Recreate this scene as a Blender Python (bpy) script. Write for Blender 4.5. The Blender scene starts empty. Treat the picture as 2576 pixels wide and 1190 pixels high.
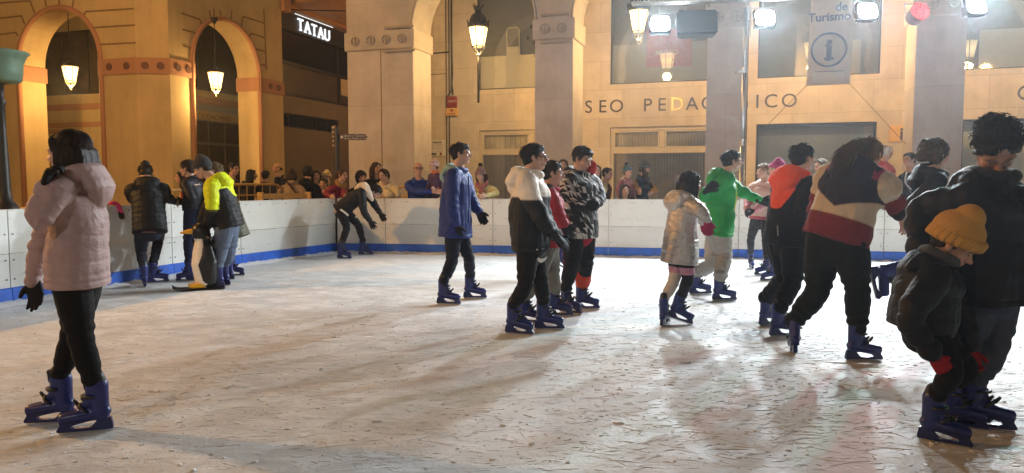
import bpy, bmesh, math, random
import numpy as np
from mathutils import Vector as Vec, Matrix as Mat, Quaternion
R = math.radians
random.seed(7); RNG = np.random.RandomState(7)
scene = bpy.context.scene
col = scene.collection
# ------------------------------------------------------------------ camera
FPX, CX, CY, EYE = 1861.0, 1288.0, 595.0, 1.25
TH = math.atan(135/1861)
cd = bpy.data.cameras.new('camera'); cam = bpy.data.objects.new('camera', cd); col.objects.link(cam)
cam.location = (0, 0, EYE); cam.rotation_euler = (math.pi/2-TH, 0, 0)
cd.sensor_width = 36; cd.lens = 36*FPX/2576; cd.clip_end = 500; cd.clip_start = .05
scene.camera = cam
def ray(u, v):
    a = (u-CX)/FPX; b = -(v-CY)/FPX
    return Vec((a, math.cos(TH)+b*math.sin(TH), -math.sin(TH)+b*math.cos(TH)))
def at(u, v, Y):
    d = ray(u, v); return Vec((0, 0, EYE))+d*(Y/d.y)
def gnd(u, v, z=0.0):
    d = ray(u, v); return Vec((0, 0, EYE))+d*((z-EYE)/d.z)
ANG = R(18)
U = Vec((math.cos(ANG), -math.sin(ANG), 0)); V = Vec((math.sin(ANG), math.cos(ANG), 0))
def onpl(u, v, P, N):
    d = ray(u, v); o = Vec((0, 0, EYE)); k = (P-o).dot(N)/d.dot(N); return o+d*k

# ------------------------------------------------------------------ objects
def tag(o, label=None, cat=None, group=None, kind=None):
    if label: o['label'] = label
    if cat: o['category'] = cat
    if group: o['group'] = group
    if kind: o['kind'] = kind
    return o
def thing(name, label, cat, loc=(0, 0, 0), rz=0, group=None):
    o = bpy.data.objects.new(name, None); col.objects.link(o)
    o.empty_display_size = .1
    o.location = loc; o.rotation_euler = (0, 0, rz)
    return tag(o, label, cat, group)
def link(name, me, m=None, parent=None):
    o = bpy.data.objects.new(name, me); col.objects.link(o)
    if m is not None:
        me.materials.clear(); me.materials.append(m)
    if parent is not None: o.parent = parent
    return o
def copy_tree(o, parent=None):
    c = o.copy(); col.objects.link(c)
    if parent is not None: c.parent = parent
    for ch in list(o.children): copy_tree(ch, c)
    return c

class MB:
    """collects simple closed shapes into one mesh"""
    def __init__(s): s.v = []; s.f = []
    def add(s, vs, fs):
        n = len(s.v); s.v += [tuple(p) for p in vs]; s.f += [tuple(i+n for i in f) for f in fs]; return s
    def box(s, x0, x1, y0, y1, z0, z1):
        vs = [(x, y, z) for z in (z0, z1) for y in (y0, y1) for x in (x0, x1)]
        return s.add(vs, [(0, 2, 3, 1), (4, 5, 7, 6), (0, 1, 5, 4), (2, 6, 7, 3), (0, 4, 6, 2), (1, 3, 7, 5)])
    def bar(s, a, b, w, h=None, up=(0, 0, 1)):
        a = Vec(a); b = Vec(b); h = h or w; d = (b-a).normalized(); up = Vec(up)
        if abs(d.dot(up)) > .97: up = Vec((1, 0, 0))
        x = d.cross(up).normalized(); y = x.cross(d).normalized()
        vs = [p+x*sx*w/2+y*sy*h/2 for p in (a, b) for sx, sy in ((-1, -1), (1, -1), (1, 1), (-1, 1))]
        return s.add(vs, [(3, 2, 1, 0), (4, 5, 6, 7), (0, 1, 5, 4), (1, 2, 6, 5), (2, 3, 7, 6), (3, 0, 4, 7)])
    def tube(s, pts, rad, n=10, caps=True, closed=False):
        pts = [Vec(p) for p in pts]; k = len(pts)
        rad = [rad]*k if not hasattr(rad, '__len__') else rad
        vs = []; fs = []; x = None
        for i, p in enumerate(pts):
            if closed: d = (pts[(i+1) % k]-pts[i-1])
            else: d = pts[min(i+1, k-1)]-pts[max(i-1, 0)]
            d = d.normalized()
            if x is None:
                x = d.cross(Vec((0, 0, 1)) if abs(d.z) < .9 else Vec((1, 0, 0))).normalized()
            x = (x-d*x.dot(d)).normalized(); y = d.cross(x)
            for j in range(n):
                a = 2*math.pi*j/n; vs.append(p+(x*math.cos(a)+y*math.sin(a))*rad[i])
        for i in range(k if closed else k-1):
            i2 = (i+1) % k
            for j in range(n):
                j2 = (j+1) % n; fs.append((i*n+j, i*n+j2, i2*n+j2, i2*n+j))
        if caps and not closed:
            fs.append(tuple(range(n-1, -1, -1))); fs.append(tuple((k-1)*n+j for j in range(n)))
        return s.add(vs, fs)
    def cyl(s, a, b, r, n=12): return s.tube([a, b], r, n)
    def lathe(s, prof, c=(0, 0, 0), n=24, ang0=0):
        c = Vec(c); vs = []; fs = []
        for r, z in prof:
            for j in range(n):
                a = ang0+2*math.pi*j/n; vs.append(c+Vec((r*math.cos(a), r*math.sin(a), z)))
        k = len(prof)
        for i in range(k-1):
            for j in range(n):
                j2 = (j+1) % n; fs.append((i*n+j, i*n+j2, (i+1)*n+j2, (i+1)*n+j))
        fs.append(tuple(range(n-1, -1, -1))); fs.append(tuple((k-1)*n+j for j in range(n)))
        return s.add(vs, fs)
    def prism(s, poly, y0, y1):
        """poly in (x,z), extruded along y"""
        n = len(poly)
        vs = [(x, y0, z) for x, z in poly]+[(x, y1, z) for x, z in poly]
        return s.add(vs, [tuple(range(n)), tuple(range(2*n-1, n-1, -1))]+[(i, i+n, (i+1) % n+n, (i+1) % n) for i in range(n)])
    def ball(s, c, r, n=10, m=6, ax=None):
        """ellipsoid; r scalar or 3, ax = (x,y,z) axes"""
        c = Vec(c); r = (r, r, r) if not hasattr(r, '__len__') else r
        ax = ax or (Vec((1, 0, 0)), Vec((0, 1, 0)), Vec((0, 0, 1)))
        vs = []; fs = []
        for i in range(1, m):
            t = math.pi*i/m
            for j in range(n):
                a = 2*math.pi*j/n
                vs.append(c+ax[0]*(r[0]*math.sin(t)*math.cos(a))+ax[1]*(r[1]*math.sin(t)*math.sin(a))+ax[2]*(r[2]*math.cos(t)))
        top = len(vs); vs.append(c+ax[2]*r[2]); vs.append(c-ax[2]*r[2])
        for i in range(m-2):
            for j in range(n):
                j2 = (j+1) % n; fs.append((i*n+j, (i+1)*n+j, (i+1)*n+j2, i*n+j2))
        for j in range(n):
            j2 = (j+1) % n; fs.append((top, j, j2)); fs.append((top+1, (m-2)*n+j2, (m-2)*n+j))
        return s.add(vs, fs)
    def limb(s, pts, rads, n=14, flat=None, side=None):
        """round-ended tapered chain. rads: scalars or (a,b) with a along 'side'"""
        pts = [Vec(p) for p in pts]; rr = [(r, r) if not hasattr(r, '__len__') else tuple(r) for r in rads]
        P = [pts[0]]; RR = [rr[0]]
        for i in range(1, len(pts)):                      # refine so that bends are round
            for t in (.25, .5, .75, 1.0):
                P.append(pts[i-1].lerp(pts[i], t)); RR.append(tuple(rr[i-1][q]*(1-t)+rr[i][q]*t for q in (0, 1)))
        for _ in range(2):
            P = [P[0]]+[(P[i-1]+P[i]*2+P[i+1])/4 for i in range(1, len(P)-1)]+[P[-1]]
        side = Vec(side) if side is not None else None
        vs = []; fs = []; x = None; rings = []
        k = len(P)
        def tan(i): return (P[min(i+1, k-1)]-P[max(i-1, 0)]).normalized()
        d0 = tan(0); d1 = tan(k-1)
        seq = [(P[0]-d0*min(RR[0])*math.sin(a), math.cos(a), d0, RR[0]) for a in (1.35, .9, .45)]
        seq += [(P[i], 1, tan(i), RR[i]) for i in range(k)]
        seq += [(P[-1]+d1*min(RR[-1])*math.sin(a), math.cos(a), d1, RR[-1]) for a in (.45, .9, 1.35)]
        for p, c, d, r in seq:
            if side is not None: x = side
            elif x is None: x = d.cross(Vec((0, .3, 1)) if abs(d.z) < .9 else Vec((1, 0, 0)))
            xx = (x-d*x.dot(d))
            if xx.length < 1e-4: xx = d.orthogonal()
            x = xx.normalized(); y = d.cross(x)
            for j in range(n):
                a = 2*math.pi*j/n; vs.append(p+(x*(math.cos(a)*r[0])+y*(math.sin(a)*r[1]))*c)
        k = len(seq)
        for i in range(k-1):
            for j in range(n):
                j2 = (j+1) % n; fs.append((i*n+j, i*n+j2, (i+1)*n+j2, (i+1)*n+j))
        fs.append(tuple(range(n-1, -1, -1))); fs.append(tuple((k-1)*n+j for j in range(n)))
        return s.add(vs, fs)
    def mesh(s, name='m', smooth=False):
        me = bpy.data.meshes.new(name); me.from_pydata(s.v, [], s.f); me.update()
        if smooth: me.polygons.foreach_set('use_smooth', [True]*len(me.polygons))
        return me
    def build(s, name, m, parent=None, smooth=False, bevel=0):
        me = s.mesh(name, smooth)
        bm = bmesh.new(); bm.from_mesh(me); bmesh.ops.recalc_face_normals(bm, faces=bm.faces)
        if bevel: bmesh.ops.bevel(bm, geom=[e for e in bm.edges if len(e.link_faces) == 2 and e.calc_face_angle(0) > .5], offset=bevel, segments=2, affect='EDGES', clamp_overlap=True)
        bm.to_mesh(me); bm.free()
        return link(name, me, m, parent)
def text_mesh(body, size, depth, mname='t', bold=0.0, align='LEFT', spacing=1.0, shear=0):
    cu = bpy.data.curves.new(mname, 'FONT'); cu.body = body; cu.size = size; cu.extrude = depth; cu.offset = bold
    cu.align_x = align; cu.space_character = spacing; cu.shear = shear; cu.resolution_u = 4
    o = bpy.data.objects.new('tmp', cu); col.objects.link(o)
    dg = bpy.context.evaluated_depsgraph_get(); me = bpy.data.meshes.new_from_object(o.evaluated_get(dg))
    bpy.data.objects.remove(o); bpy.data.curves.remove(cu)
    return me
def text(name, body, size, depth, m, parent, loc, rot=(math.pi/2, 0, 0), **kw):
    o = link(name, text_mesh(body, size, depth, **kw), m, parent); o.location = loc; o.rotation_euler = rot
    return o

# ------------------------------------------------------------------ materials
class NT:
    def __init__(s, name):
        s.m = bpy.data.materials.new(name); s.m.use_nodes = True; s.t = s.m.node_tree; s.t.nodes.clear()
        s.out = s.n('OutputMaterial')
    def n(s, typ, **kw):
        x = s.t.nodes.new('ShaderNode'+typ)
        for k, v in kw.items(): setattr(x, k, v)
        return x
    def l(s, a, b): s.t.links.new(a, b)
    def set(s, sock, v):
        if hasattr(v, 'is_output'): s.l(v, sock)
        else: sock.default_value = v
    def math(s, op, a, b=0.0, c=None, clamp=False):
        x = s.n('Math', operation=op, use_clamp=clamp); s.set(x.inputs[0], a); s.set(x.inputs[1], b)
        if c is not None: s.set(x.inputs[2], c)
        return x.outputs[0]
    def coord(s, kind='Object', scale=(1, 1, 1), rot=(0, 0, 0), loc=(0, 0, 0)):
        tc = s.n('TexCoord'); mp = s.n('Mapping'); s.l(tc.outputs[kind], mp.inputs[0])
        mp.inputs['Scale'].default_value = scale; mp.inputs['Rotation'].default_value = rot; mp.inputs['Location'].default_value = loc
        return mp.outputs[0]
    def noise(s, vec, scale, detail=3, rough=.55, dist=0, out=0):
        x = s.n('TexNoise'); s.l(vec, x.inputs['Vector']); x.inputs['Scale'].default_value = scale
        x.inputs['Detail'].default_value = detail; x.inputs['Roughness'].default_value = rough; x.inputs['Distortion'].default_value = dist
        return x.outputs[out]
    def ramp(s, fac, stops, interp='LINEAR'):
        x = s.n('ValToRGB'); s.l(fac, x.inputs[0]); e = x.color_ramp.elements; x.color_ramp.interpolation = interp
        while len(e) < len(stops): e.new(.5)
        for i, (p, c) in enumerate(stops):
            e[i].position = p; e[i].color = (c, c, c, 1) if not hasattr(c, '__len__') else tuple(c)+(1,)*(4-len(c))
        return x.outputs[0]
    def mix(s, fac, a, b, blend='MIX'):
        x = s.n('Mix', data_type='RGBA', blend_type=blend); s.set(x.inputs[0], fac)
        for i, v in ((6, a), (7, b)):
            if not hasattr(v, 'is_output'): v = tuple(v)+(1,)*(4-len(v))
            s.set(x.inputs[i], v)
        return x.outputs[2]
    def bump(s, h, strength=.3, dist=.01, normal=None):
        x = s.n('Bump'); s.l(h, x.inputs['Height']); x.inputs['Strength'].default_value = strength; x.inputs['Distance'].default_value = dist
        if normal is not None: s.l(normal, x.inputs['Normal'])
        return x.outputs[0]
    def bsdf(s, color, rough=.6, metal=0.0, normal=None, **kw):
        x = s.n('BsdfPrincipled')
        s.set(x.inputs['Base Color'], color if hasattr(color, 'is_output') else tuple(color)+(1,)*(4-len(color)))
        s.set(x.inputs['Roughness'], rough); s.set(x.inputs['Metallic'], metal)
        if normal is not None: s.l(normal, x.inputs['Normal'])
        for k, v in kw.items(): s.set(x.inputs[k.replace('_', ' ')], v)
        s.l(x.outputs[0], s.out.inputs[0]); return x
def plain(name, c, rough=.5, metal=0., var=.12, scale=6, bump=.05, bscale=60, bdist=.004, **kw):
    t = NT(name); co = t.coord()
    n = t.noise(co, scale, 4, .6)
    k = t.ramp(n, [(.3, 1-var), (.7, 1+var)]) if var else None
    x = t.n('Mix', data_type='RGBA', blend_type='MULTIPLY'); x.inputs[0].default_value = 1
    x.inputs[6].default_value = tuple(c)+(1,); t.l(k, x.inputs[7])
    nb = t.bump(t.noise(co, bscale, 3), bump, bdist)
    rr = t.math('ADD', t.math('MULTIPLY', n, .25), rough-.12)
    t.bsdf(x.outputs[2], rr, metal, nb, **kw)
    return t.m
def emit(name, c, s):
    t = NT(name); e = t.n('Emission'); e.inputs[0].default_value = tuple(c)+(1,); e.inputs[1].default_value = s
    t.l(e.outputs[0], t.out.inputs[0]); return t.m
# ================================================================== materials
def stone_mat(name, c, tw=1.15, th=.72, rough=.75, axis='XZ', joint=.006, var=.06):
    t = NT(name)
    rot = (math.pi/2, 0, 0) if axis == 'XZ' else (math.pi/2, 0, math.pi/2)
    tc = t.n('TexCoord'); sx = t.n('SeparateXYZ'); t.l(tc.outputs['Object'], sx.inputs[0])
    cb = t.n('CombineXYZ'); t.l(t.math('ADD', sx.outputs['X'], sx.outputs['Y']), cb.inputs[0]); t.l(sx.outputs['Z'], cb.inputs[1])
    br = t.n('TexBrick'); t.l(cb.outputs[0], br.inputs['Vector'])
    br.inputs['Scale'].default_value = 1; br.inputs['Mortar Size'].default_value = joint; br.inputs['Mortar Smooth'].default_value = .3
    br.inputs['Brick Width'].default_value = tw; br.inputs['Row Height'].default_value = th; br.offset = .5
    br.inputs['Color1'].default_value = tuple(x*(1-var) for x in c)+(1,); br.inputs['Color2'].default_value = tuple(x*(1+var) for x in c)+(1,)
    br.inputs['Mortar'].default_value = tuple(x*.70 for x in c)+(1,)
    co = t.coord()
    st = t.ramp(t.noise(co, 1.3, 6, .65), [(.3, .78), (.62, 1.05)])
    dr = t.ramp(t.noise(t.coord(scale=(6, 6, .35)), 1.1, 6, .65), [(.35, .94), (.6, 1.0)])
    cc = t.mix(1, t.mix(1, br.outputs[0], st, 'MULTIPLY'), dr, 'MULTIPLY')
    h = t.math('SUBTRACT', t.math('MULTIPLY', t.noise(co, 45, 5, .6), .25), br.outputs['Fac'])
    t.bsdf(cc, rough, 0, t.bump(h, .25, .006)); return t.m
def plaster_mat(name, c, stain=.2):
    t = NT(name); co = t.coord()
    a = t.ramp(t.noise(co, .7, 6, .65), [(.3, 1-stain), (.65, 1.04)])
    b = t.ramp(t.noise(t.coord(scale=(3, 3, .3)), 1.2, 5, .6), [(.3, 1-stain*.6), (.6, 1.0)])
    cc = t.mix(1, t.mix(1, tuple(c), a, 'MULTIPLY'), b, 'MULTIPLY')
    t.bsdf(cc, .82, 0, t.bump(t.noise(co, 70, 5, .7), .3, .006)); return t.m
M = {}
M['cladding'] = stone_mat('cladding', (.60, .52, .40))
M['pillar'] = stone_mat('pillar', (.54, .50, .48), 3.0, 1.52, joint=.004)
M['archwall'] = stone_mat('archwall', (.47, .43, .39), 1.4, .9, joint=.004)
M['plaster'] = plaster_mat('plaster', (.53, .40, .21))
M['plaster_in'] = plaster_mat('plaster_in', (.52, .40, .20))
M['terracotta'] = plaster_mat('terracotta', (.40, .20, .12), .12)
M['groove'] = plain('groove', (.20, .13, .06), .9)
M['disc'] = plain('disc', (.12, .05, .04), .7)
M['stone_relief'] = plain('stone_relief', (.36, .33, .30), .8, bump=.2, bscale=40)
M['grey_wall'] = plaster_mat('grey_wall', (.19, .155, .12), .15)
M['dark_glass'] = plain('dark_glass', (.012, .012, .013), .12, var=.3, scale=2, bump=0)
M['dark_panel'] = plain('dark_panel', (.075, .06, .05), .4, var=.25, scale=2, bump=.02)
M['frame_beige'] = plain('frame_beige', (.52, .45, .33), .45, var=.06)
M['frame_dark'] = plain('frame_dark', (.03, .028, .026), .4)
M['ceiling'] = stone_mat('ceiling', (.42, .22, .09), .6, .12, joint=.012)
M['paving'] = stone_mat('paving', (.22, .20, .18), .6, .4, rough=.6)
M['iron'] = plain('iron', (.022, .021, .02), .45, .3, var=.3, scale=25, bump=.25, bscale=60)
M['green_iron'] = plain('green_iron', (.14, .24, .17), .5, var=.15, scale=12, bump=.12)
M['lamp_white'] = plain('lamp_white', (.5, .42, .28), .4)
M['steel'] = plain('steel', (.55, .55, .55), .35, .9, var=.12, scale=20, bump=.03)
M['alu'] = plain('alu', (.42, .43, .45), .4, .8, var=.1, scale=15)
M['black_plastic'] = plain('black_plastic', (.012, .012, .014), .42, var=.2, scale=12, bump=.06)
M['yellow_paint'] = plain('yellow_paint', (.55, .33, .10), .5, var=.2, scale=12, bump=.08)
M['brown_sign'] = plain('brown_sign', (.075, .03, .022), .45)
M['sign_white'] = plain('sign_white', (.62, .6, .55), .5)
M['letter_dark'] = plain('letter_dark', (.075, .066, .058), .38, .55, var=.15)
M['letter_lit_gold'] = plain('letter_lit_gold', (.75, .55, .2), .35, .7, var=.1)  # gold light on a dark metal letter, put into its colour
M['banner'] = plain('banner', (.50, .44, .37), .7, var=.05, bump=.1, bscale=15)
M['banner_ink'] = plain('banner_ink', (.085, .095, .15), .6)
M['red_box'] = plain('red_box', (.25, .03, .02), .4)
M['yellow_box'] = plain('yellow_box', (.7, .42, .12), .45)
M['poster_red'] = plain('poster_red', (.33, .12, .10), .6)
M['cable'] = plain('cable', (.02, .018, .015), .6)
M['blind'] = plain('blind', (.60, .52, .40), .8, var=.1)
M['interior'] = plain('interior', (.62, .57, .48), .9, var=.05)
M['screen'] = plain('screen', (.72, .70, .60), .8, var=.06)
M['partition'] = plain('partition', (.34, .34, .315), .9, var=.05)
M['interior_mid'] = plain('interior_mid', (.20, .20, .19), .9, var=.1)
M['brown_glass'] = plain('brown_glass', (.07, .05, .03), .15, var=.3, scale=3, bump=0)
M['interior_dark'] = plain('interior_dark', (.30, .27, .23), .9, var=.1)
M['emit_lamp'] = emit('emit_lamp', (1, .72, .32), 9)
M['emit_flood'] = emit('emit_flood', (.88, .96, 1), 40)
M['emit_red'] = emit('emit_red', (1, .012, .016), 9)
M['emit_sign'] = emit('emit_sign', (.93, .97, 1), 1.5)
def glass_mat(name, tint=(.97, .98, .96), ref=1.0):
    t = NT(name); g = t.n('BsdfGlossy'); g.inputs['Roughness'].default_value = .03; g.inputs['Color'].default_value = (ref, ref, ref, 1)
    tr = t.n('BsdfTransparent'); tr.inputs[0].default_value = tuple(tint)+(1,)
    fr = t.n('Fresnel'); fr.inputs[0].default_value = 1.6
    mx = t.n('MixShader'); t.l(t.math('MULTIPLY', fr.outputs[0], 1.4, clamp=True), mx.inputs[0]); t.l(tr.outputs[0], mx.inputs[1]); t.l(g.outputs[0], mx.inputs[2])
    t.l(mx.outputs[0], t.out.inputs[0]); return t.m
M['glass'] = glass_mat('glass')
def lampglass():
    t = NT('lamp_glass'); e = t.n('Emission'); co = t.coord()
    sx = t.n('SeparateXYZ'); t.l(co, sx.inputs[0])
    k = t.math('SUBTRACT', 1.0, t.math('MULTIPLY', t.math('ABSOLUTE', t.math('ADD', sx.outputs['Z'], 0.02)), 2.2))
    e.inputs[0].default_value = (1, .68, .27, 1); t.l(t.math('MULTIPLY', k, 7.0), e.inputs[1]); t.l(e.outputs[0], t.out.inputs[0]); return t.m
M['lamp_glass'] = lampglass()
def board_mat():
    t = NT('board_plastic'); co = t.coord()
    n1 = t.ramp(t.noise(co, 1.2, 5, .6), [(.3, .86), (.7, 1.03)])
    sc = t.ramp(t.noise(t.coord(scale=(1.2, 1.2, 22)), 3, 4, .7), [(.56, 1.0), (.75, .84)])
    sf = t.ramp(t.noise(t.coord(scale=(2.5, 2.5, 9)), 2.2, 5, .72, .8), [(.60, 1.0), (.66, .80)]); bl = t.ramp(t.noise(t.coord(scale=(14, 14, 2.0)), 1.5, 3, .6), [(.64, 1.0), (.70, .86)])
    cc = t.mix(1, t.mix(1, t.mix(1, t.mix(1, (.74, .74, .69), n1, 'MULTIPLY'), sc, 'MULTIPLY'), sf, 'MULTIPLY'), bl, 'MULTIPLY')
    t.bsdf(cc, .42, 0, t.bump(t.noise(co, 25, 4, .6), .08, .004)); return t.m
M['board'] = board_mat()
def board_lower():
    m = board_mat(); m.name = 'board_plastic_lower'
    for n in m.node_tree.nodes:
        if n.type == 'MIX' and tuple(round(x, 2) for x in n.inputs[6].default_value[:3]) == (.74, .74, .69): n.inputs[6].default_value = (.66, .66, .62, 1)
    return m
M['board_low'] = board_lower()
M['blue_kick'] = plain('blue_kick', (.012, .10, .52), .4, var=.2, scale=5, bump=.06, bscale=30)
M['bolt'] = plain('bolt', (.18, .18, .18), .4, .7)
def ice_mat():
    t = NT('rink_ice'); tc = t.n('TexCoord'); base = tc.outputs['Object']
    def co(scale, rz, loc=(0, 0, 0)):
        mp = t.n('Mapping'); t.l(base, mp.inputs[0]); mp.inputs['Scale'].default_value = scale
        mp.inputs['Rotation'].default_value = (0, 0, rz); mp.inputs['Location'].default_value = loc; return mp.outputs[0]
    # skate cuts: level lines of stretched noise in several directions, broken up
    lines = None
    for i, (sx, sy, rz, w) in enumerate([(.35, 1.6, .12, .0055), (.4, 1.8, -.35, .005), (.35, 1.5, .75, .0045), (.4, 1.6, -.95, .0045), (.4, 1.4, 1.4, .0045), (.5, 2.6, .0, .006)]):
        n = t.noise(co((sx, sy, 1), rz, (i*3.7, i*1.9, 0)), 1.0, 1.5, .5, .4)
        ln = t.math('SUBTRACT', 1.0, t.math('DIVIDE', t.math('ABSOLUTE', t.math('SUBTRACT', n, .5)), w), clamp=True)
        brk = t.ramp(t.noise(co((1.5, 1.5, 1), .3*i, (i*5., 0, 0)), 2.2, 3, .6), [(.46, 0.), (.56, 1.)])
        ln = t.math('MULTIPLY', ln, brk); lines = ln if lines is None else t.math('MAXIMUM', lines, ln)
    # short gouges left by turning blades: stretched cells, in drifts
    gou = None
    for k, (sx, sy, rz, lo) in enumerate(((3.2, 17, .05, .60), (4.5, 15, -.7, .64), (4, 20, .42, .63), (9, 40, -.12, .62), (3, 13, 1.2, .66))):
        g = t.ramp(t.noise(co((sx, sy, 1), rz, (k*7., k*3., 0)), 1.0, 4, .68, .5), [(lo-.04, 0.), (lo+.03, 1.)])
        g = t.math('MULTIPLY', g, t.ramp(t.noise(co((1, 1, 1), 0, (k*9., 4., 0)), .9, 4, .6), [(.44, .0), (.60, 1.)])); gou = g if gou is None else t.math('MAXIMUM', gou, g)
    snow = t.ramp(t.noise(co((1.6, 2.6, 1), .2), 2.2, 6, .7, .6), [(.44, 0.), (.60, 1.)])
    crumb = t.noise(base, 40, 5, .75); mid = t.noise(co((1.6, 2.2, 1), .1), 7, 6, .7, .3)
    h = t.math('ADD', t.math('MULTIPLY', mid, .45), t.math('MULTIPLY', crumb, .55)); h = t.math('ADD', h, t.math('MULTIPLY', snow, .25))
    h = t.math('SUBTRACT', h, t.math('MULTIPLY', lines, .16)); h = t.math('SUBTRACT', h, t.math('MULTIPLY', gou, .15))
    big = t.ramp(t.noise(base, .45, 5, .65), [(.3, .80), (.7, 1.05)])
    cc = t.mix(1, t.mix(snow, (.60, .605, .60), (.74, .745, .74)), big, 'MULTIPLY')
    cc = t.mix(t.math('MULTIPLY', gou, .16), cc, (.24, .225, .20))  # gouges darkened: shade of their unlit sides put into the colour
    cc = t.mix(t.math('MULTIPLY', lines, .14), cc, (.20, .19, .17))  # shade inside the long cuts, likewise painted into the colour
    rg = t.math('ADD', t.math('MULTIPLY', snow, .25), .46)
    t.bsdf(cc, rg, 0, t.bump(h, .75, .012), Specular_IOR_Level=.28); return t.m
M['ice'] = ice_mat()
M['snow'] = plain('snow', (.72, .73, .73), .7, var=.1, scale=8, bump=.6, bscale=45, bdist=.02)

# ================================================================== ground and rink
GZ = -.12
def sheet(name, pts, z, m, kind='structure'):
    b = MB(); b.add([(x, y, z) for x, y in pts], [tuple(range(len(pts)))]); return tag(b.build(name, m), kind=kind)
sheet('plaza_ground', [(-120, -60), (120, -60), (120, 160), (-120, 160)], GZ, M['paving'])
CORNER = gnd(846, 634); LB1 = gnd(436, 694); LB0 = gnd(0, 768); RB = gnd(1846, 652)
ldir = (LB0-LB1).normalized(); LEND = LB0+ldir*10
rdir = (RB-CORNER).normalized(); REND = CORNER+rdir*15
BH = .975
ice = sheet('ice_rink', [(p.x, p.y) for p in (LEND, LB0, LB1, CORNER, REND)]+[(REND.x+2, -8), (LEND.x, -8)], 0.0, M['ice'])
b = MB(); b.box(-30, 30, -30, 30, -.1, -.012)
def board_run(name, label, pts_seams):
    """pts_seams: list of ground points; each neighbouring pair carries one panel"""
    th = thing(name, label, 'rink boards', pts_seams[0])
    o = pts_seams[0]
    for i in range(len(pts_seams)-1):
        a = pts_seams[i]; c = pts_seams[i+1]; d = (c-a); L = d.length; d.normalize()
        nrm = Vec((d.y, -d.x, 0))                       # towards the ice
        if nrm.dot(Vec((0, 4, 0))-a) < 0: nrm = -nrm
        mt = Mat(((d.x, nrm.x, 0, (a-o).x), (d.y, nrm.y, 0, (a-o).y), (0, 0, 1, 0), (0, 0, 0, 1)))
        def put(ob): ob.matrix_local = mt; return ob
        g = .004
        mb = MB().box(g, L-g, -.030, 0, .52, BH-.012)
        p = put(mb.build('panel', M['board'], th, bevel=.003))
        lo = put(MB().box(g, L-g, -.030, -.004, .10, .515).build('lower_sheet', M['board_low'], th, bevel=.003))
        put(MB().box(g, L-g, -.045, .006, BH-.010, BH).build('top_rail', M['board'], th))
        put(MB().add([(g, .022, .0), (L-g, .022, 0), (L-g, .016, .155), (g, .016, .155), (g, -.003, .165), (L-g, -.003, .165), (g, -.003, 0), (L-g, -.003, 0)],
              [(0, 1, 2, 3), (3, 2, 5, 4), (0, 3, 4, 6), (1, 7, 5, 2)]).build('kick_plate', M['blue_kick'], th))
        bb = MB()
        for z in (BH-.06,):
            x = .12
            while x < L-.05: bb.cyl((x, -.001, z), (x, .006, z), .008, 8); x += .30
        for x in (.045, L-.045):
            for z in (.25, .45, .72): bb.cyl((x, -.001, z), (x, .008, z), .008, 8)
        for k in range(int(L/.3)): bb.cyl((.15+k*.3, .016, .11), (.15+k*.3, .021, .11), .009, 8)
        put(bb.build('bolts', M['bolt'], th))
        put(MB().box(-.02, .02, -.09, -.034, 0, BH-.03).build('post', M['alu'], th))
    return th
def lerp_pts(a, c, n): return [a.lerp(c, i/n) for i in range(n+1)]
left_pts = [CORNER, gnd(608, 667), LB1, gnd(212, 731), gnd(30, 763)]
while left_pts[-1].y > -7: left_pts.append(left_pts[-1]+ldir*2.0)
board_run('rink_boards', 'white plastic rink boards with blue kick strip along the left side of the ice', left_pts)
def on_back(u): # point of the back board line under pixel column u
    d = ray(u, 640); n = Vec((-rdir.y, rdir.x, 0)); k = (CORNER-Vec((0, 0, EYE))).dot(n)/d.dot(n); p = Vec((0, 0, EYE))+d*k; return Vec((p.x, p.y, 0))
back_pts = [CORNER+rdir*.03, on_back(970), on_back(1240), on_back(1530), on_back(1857), on_back(2222)]
while (back_pts[-1]-CORNER).length < 14: back_pts.append(back_pts[-1]+rdir*1.95)
board_run('rink_boards', 'white plastic rink boards with blue kick strip across the back of the ice', back_pts)
# ploughed snow along the foot of the boards (one uneven low bank)
def snow_bank(pts, inward):
    mb = MB(); rows = []
    vs = []; fs = []; n = 0
    for i in range(len(pts)-1):
        L = (pts[i+1]-pts[i]).length; k = int(L/.06)
        for j in range(k):
            rows.append(pts[i].lerp(pts[i+1], j/k))
    for p in rows:
        w = .10+.05*math.sin(p.x*3.1+p.y*2.3)+.05*random.random(); h = .018+.02*random.random()
        prof = [(.0, h*1.1), (.3, h*1.0), (.6, h*.6), (1, -.002)]
        for q, z in prof: vs.append(p+inward*(.018+q*w)+Vec((0, 0, z)))
    for i in range(len(rows)-1):
        for j in range(3): fs.append((i*4+j, i*4+j+1, i*4+j+5, i*4+j+4))
    mb.add(vs, fs); return mb
nl = Vec((-ldir.y, ldir.x, 0)); nl = nl if nl.x > 0 else -nl
nb = Vec((rdir.y, -rdir.x, 0))
sb = snow_bank(left_pts[:6], nl)
b2 = snow_bank(back_pts, nb); sb.add(b2.v, b2.f)
tag(sb.build('snow_bank', M['snow'], smooth=True), kind='structure')
# ice shavings
mb = MB()
for i in range(1300):
    v = 1190-random.random()**.7*560; u = random.uniform(-60, 2640); p = gnd(u, v)
    if (p-CORNER).dot(nb) < .25 or (p-LB1).dot(nl) < .2: continue
    r = random.uniform(.003, .009)*(1 if random.random() < .93 else 1.9)
    mb.ball(p+Vec((0, 0, r*.15)), (r*random.uniform(1, 2.4), r*random.uniform(.6, 1.4), r*.6), 5, 4,
            (Vec((math.cos(i), math.sin(i), 0)), Vec((-math.sin(i), math.cos(i), 0)), Vec((0, 0, 1))))
tag(mb.build('ice_shavings', M['snow']), kind='stuff')
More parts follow.
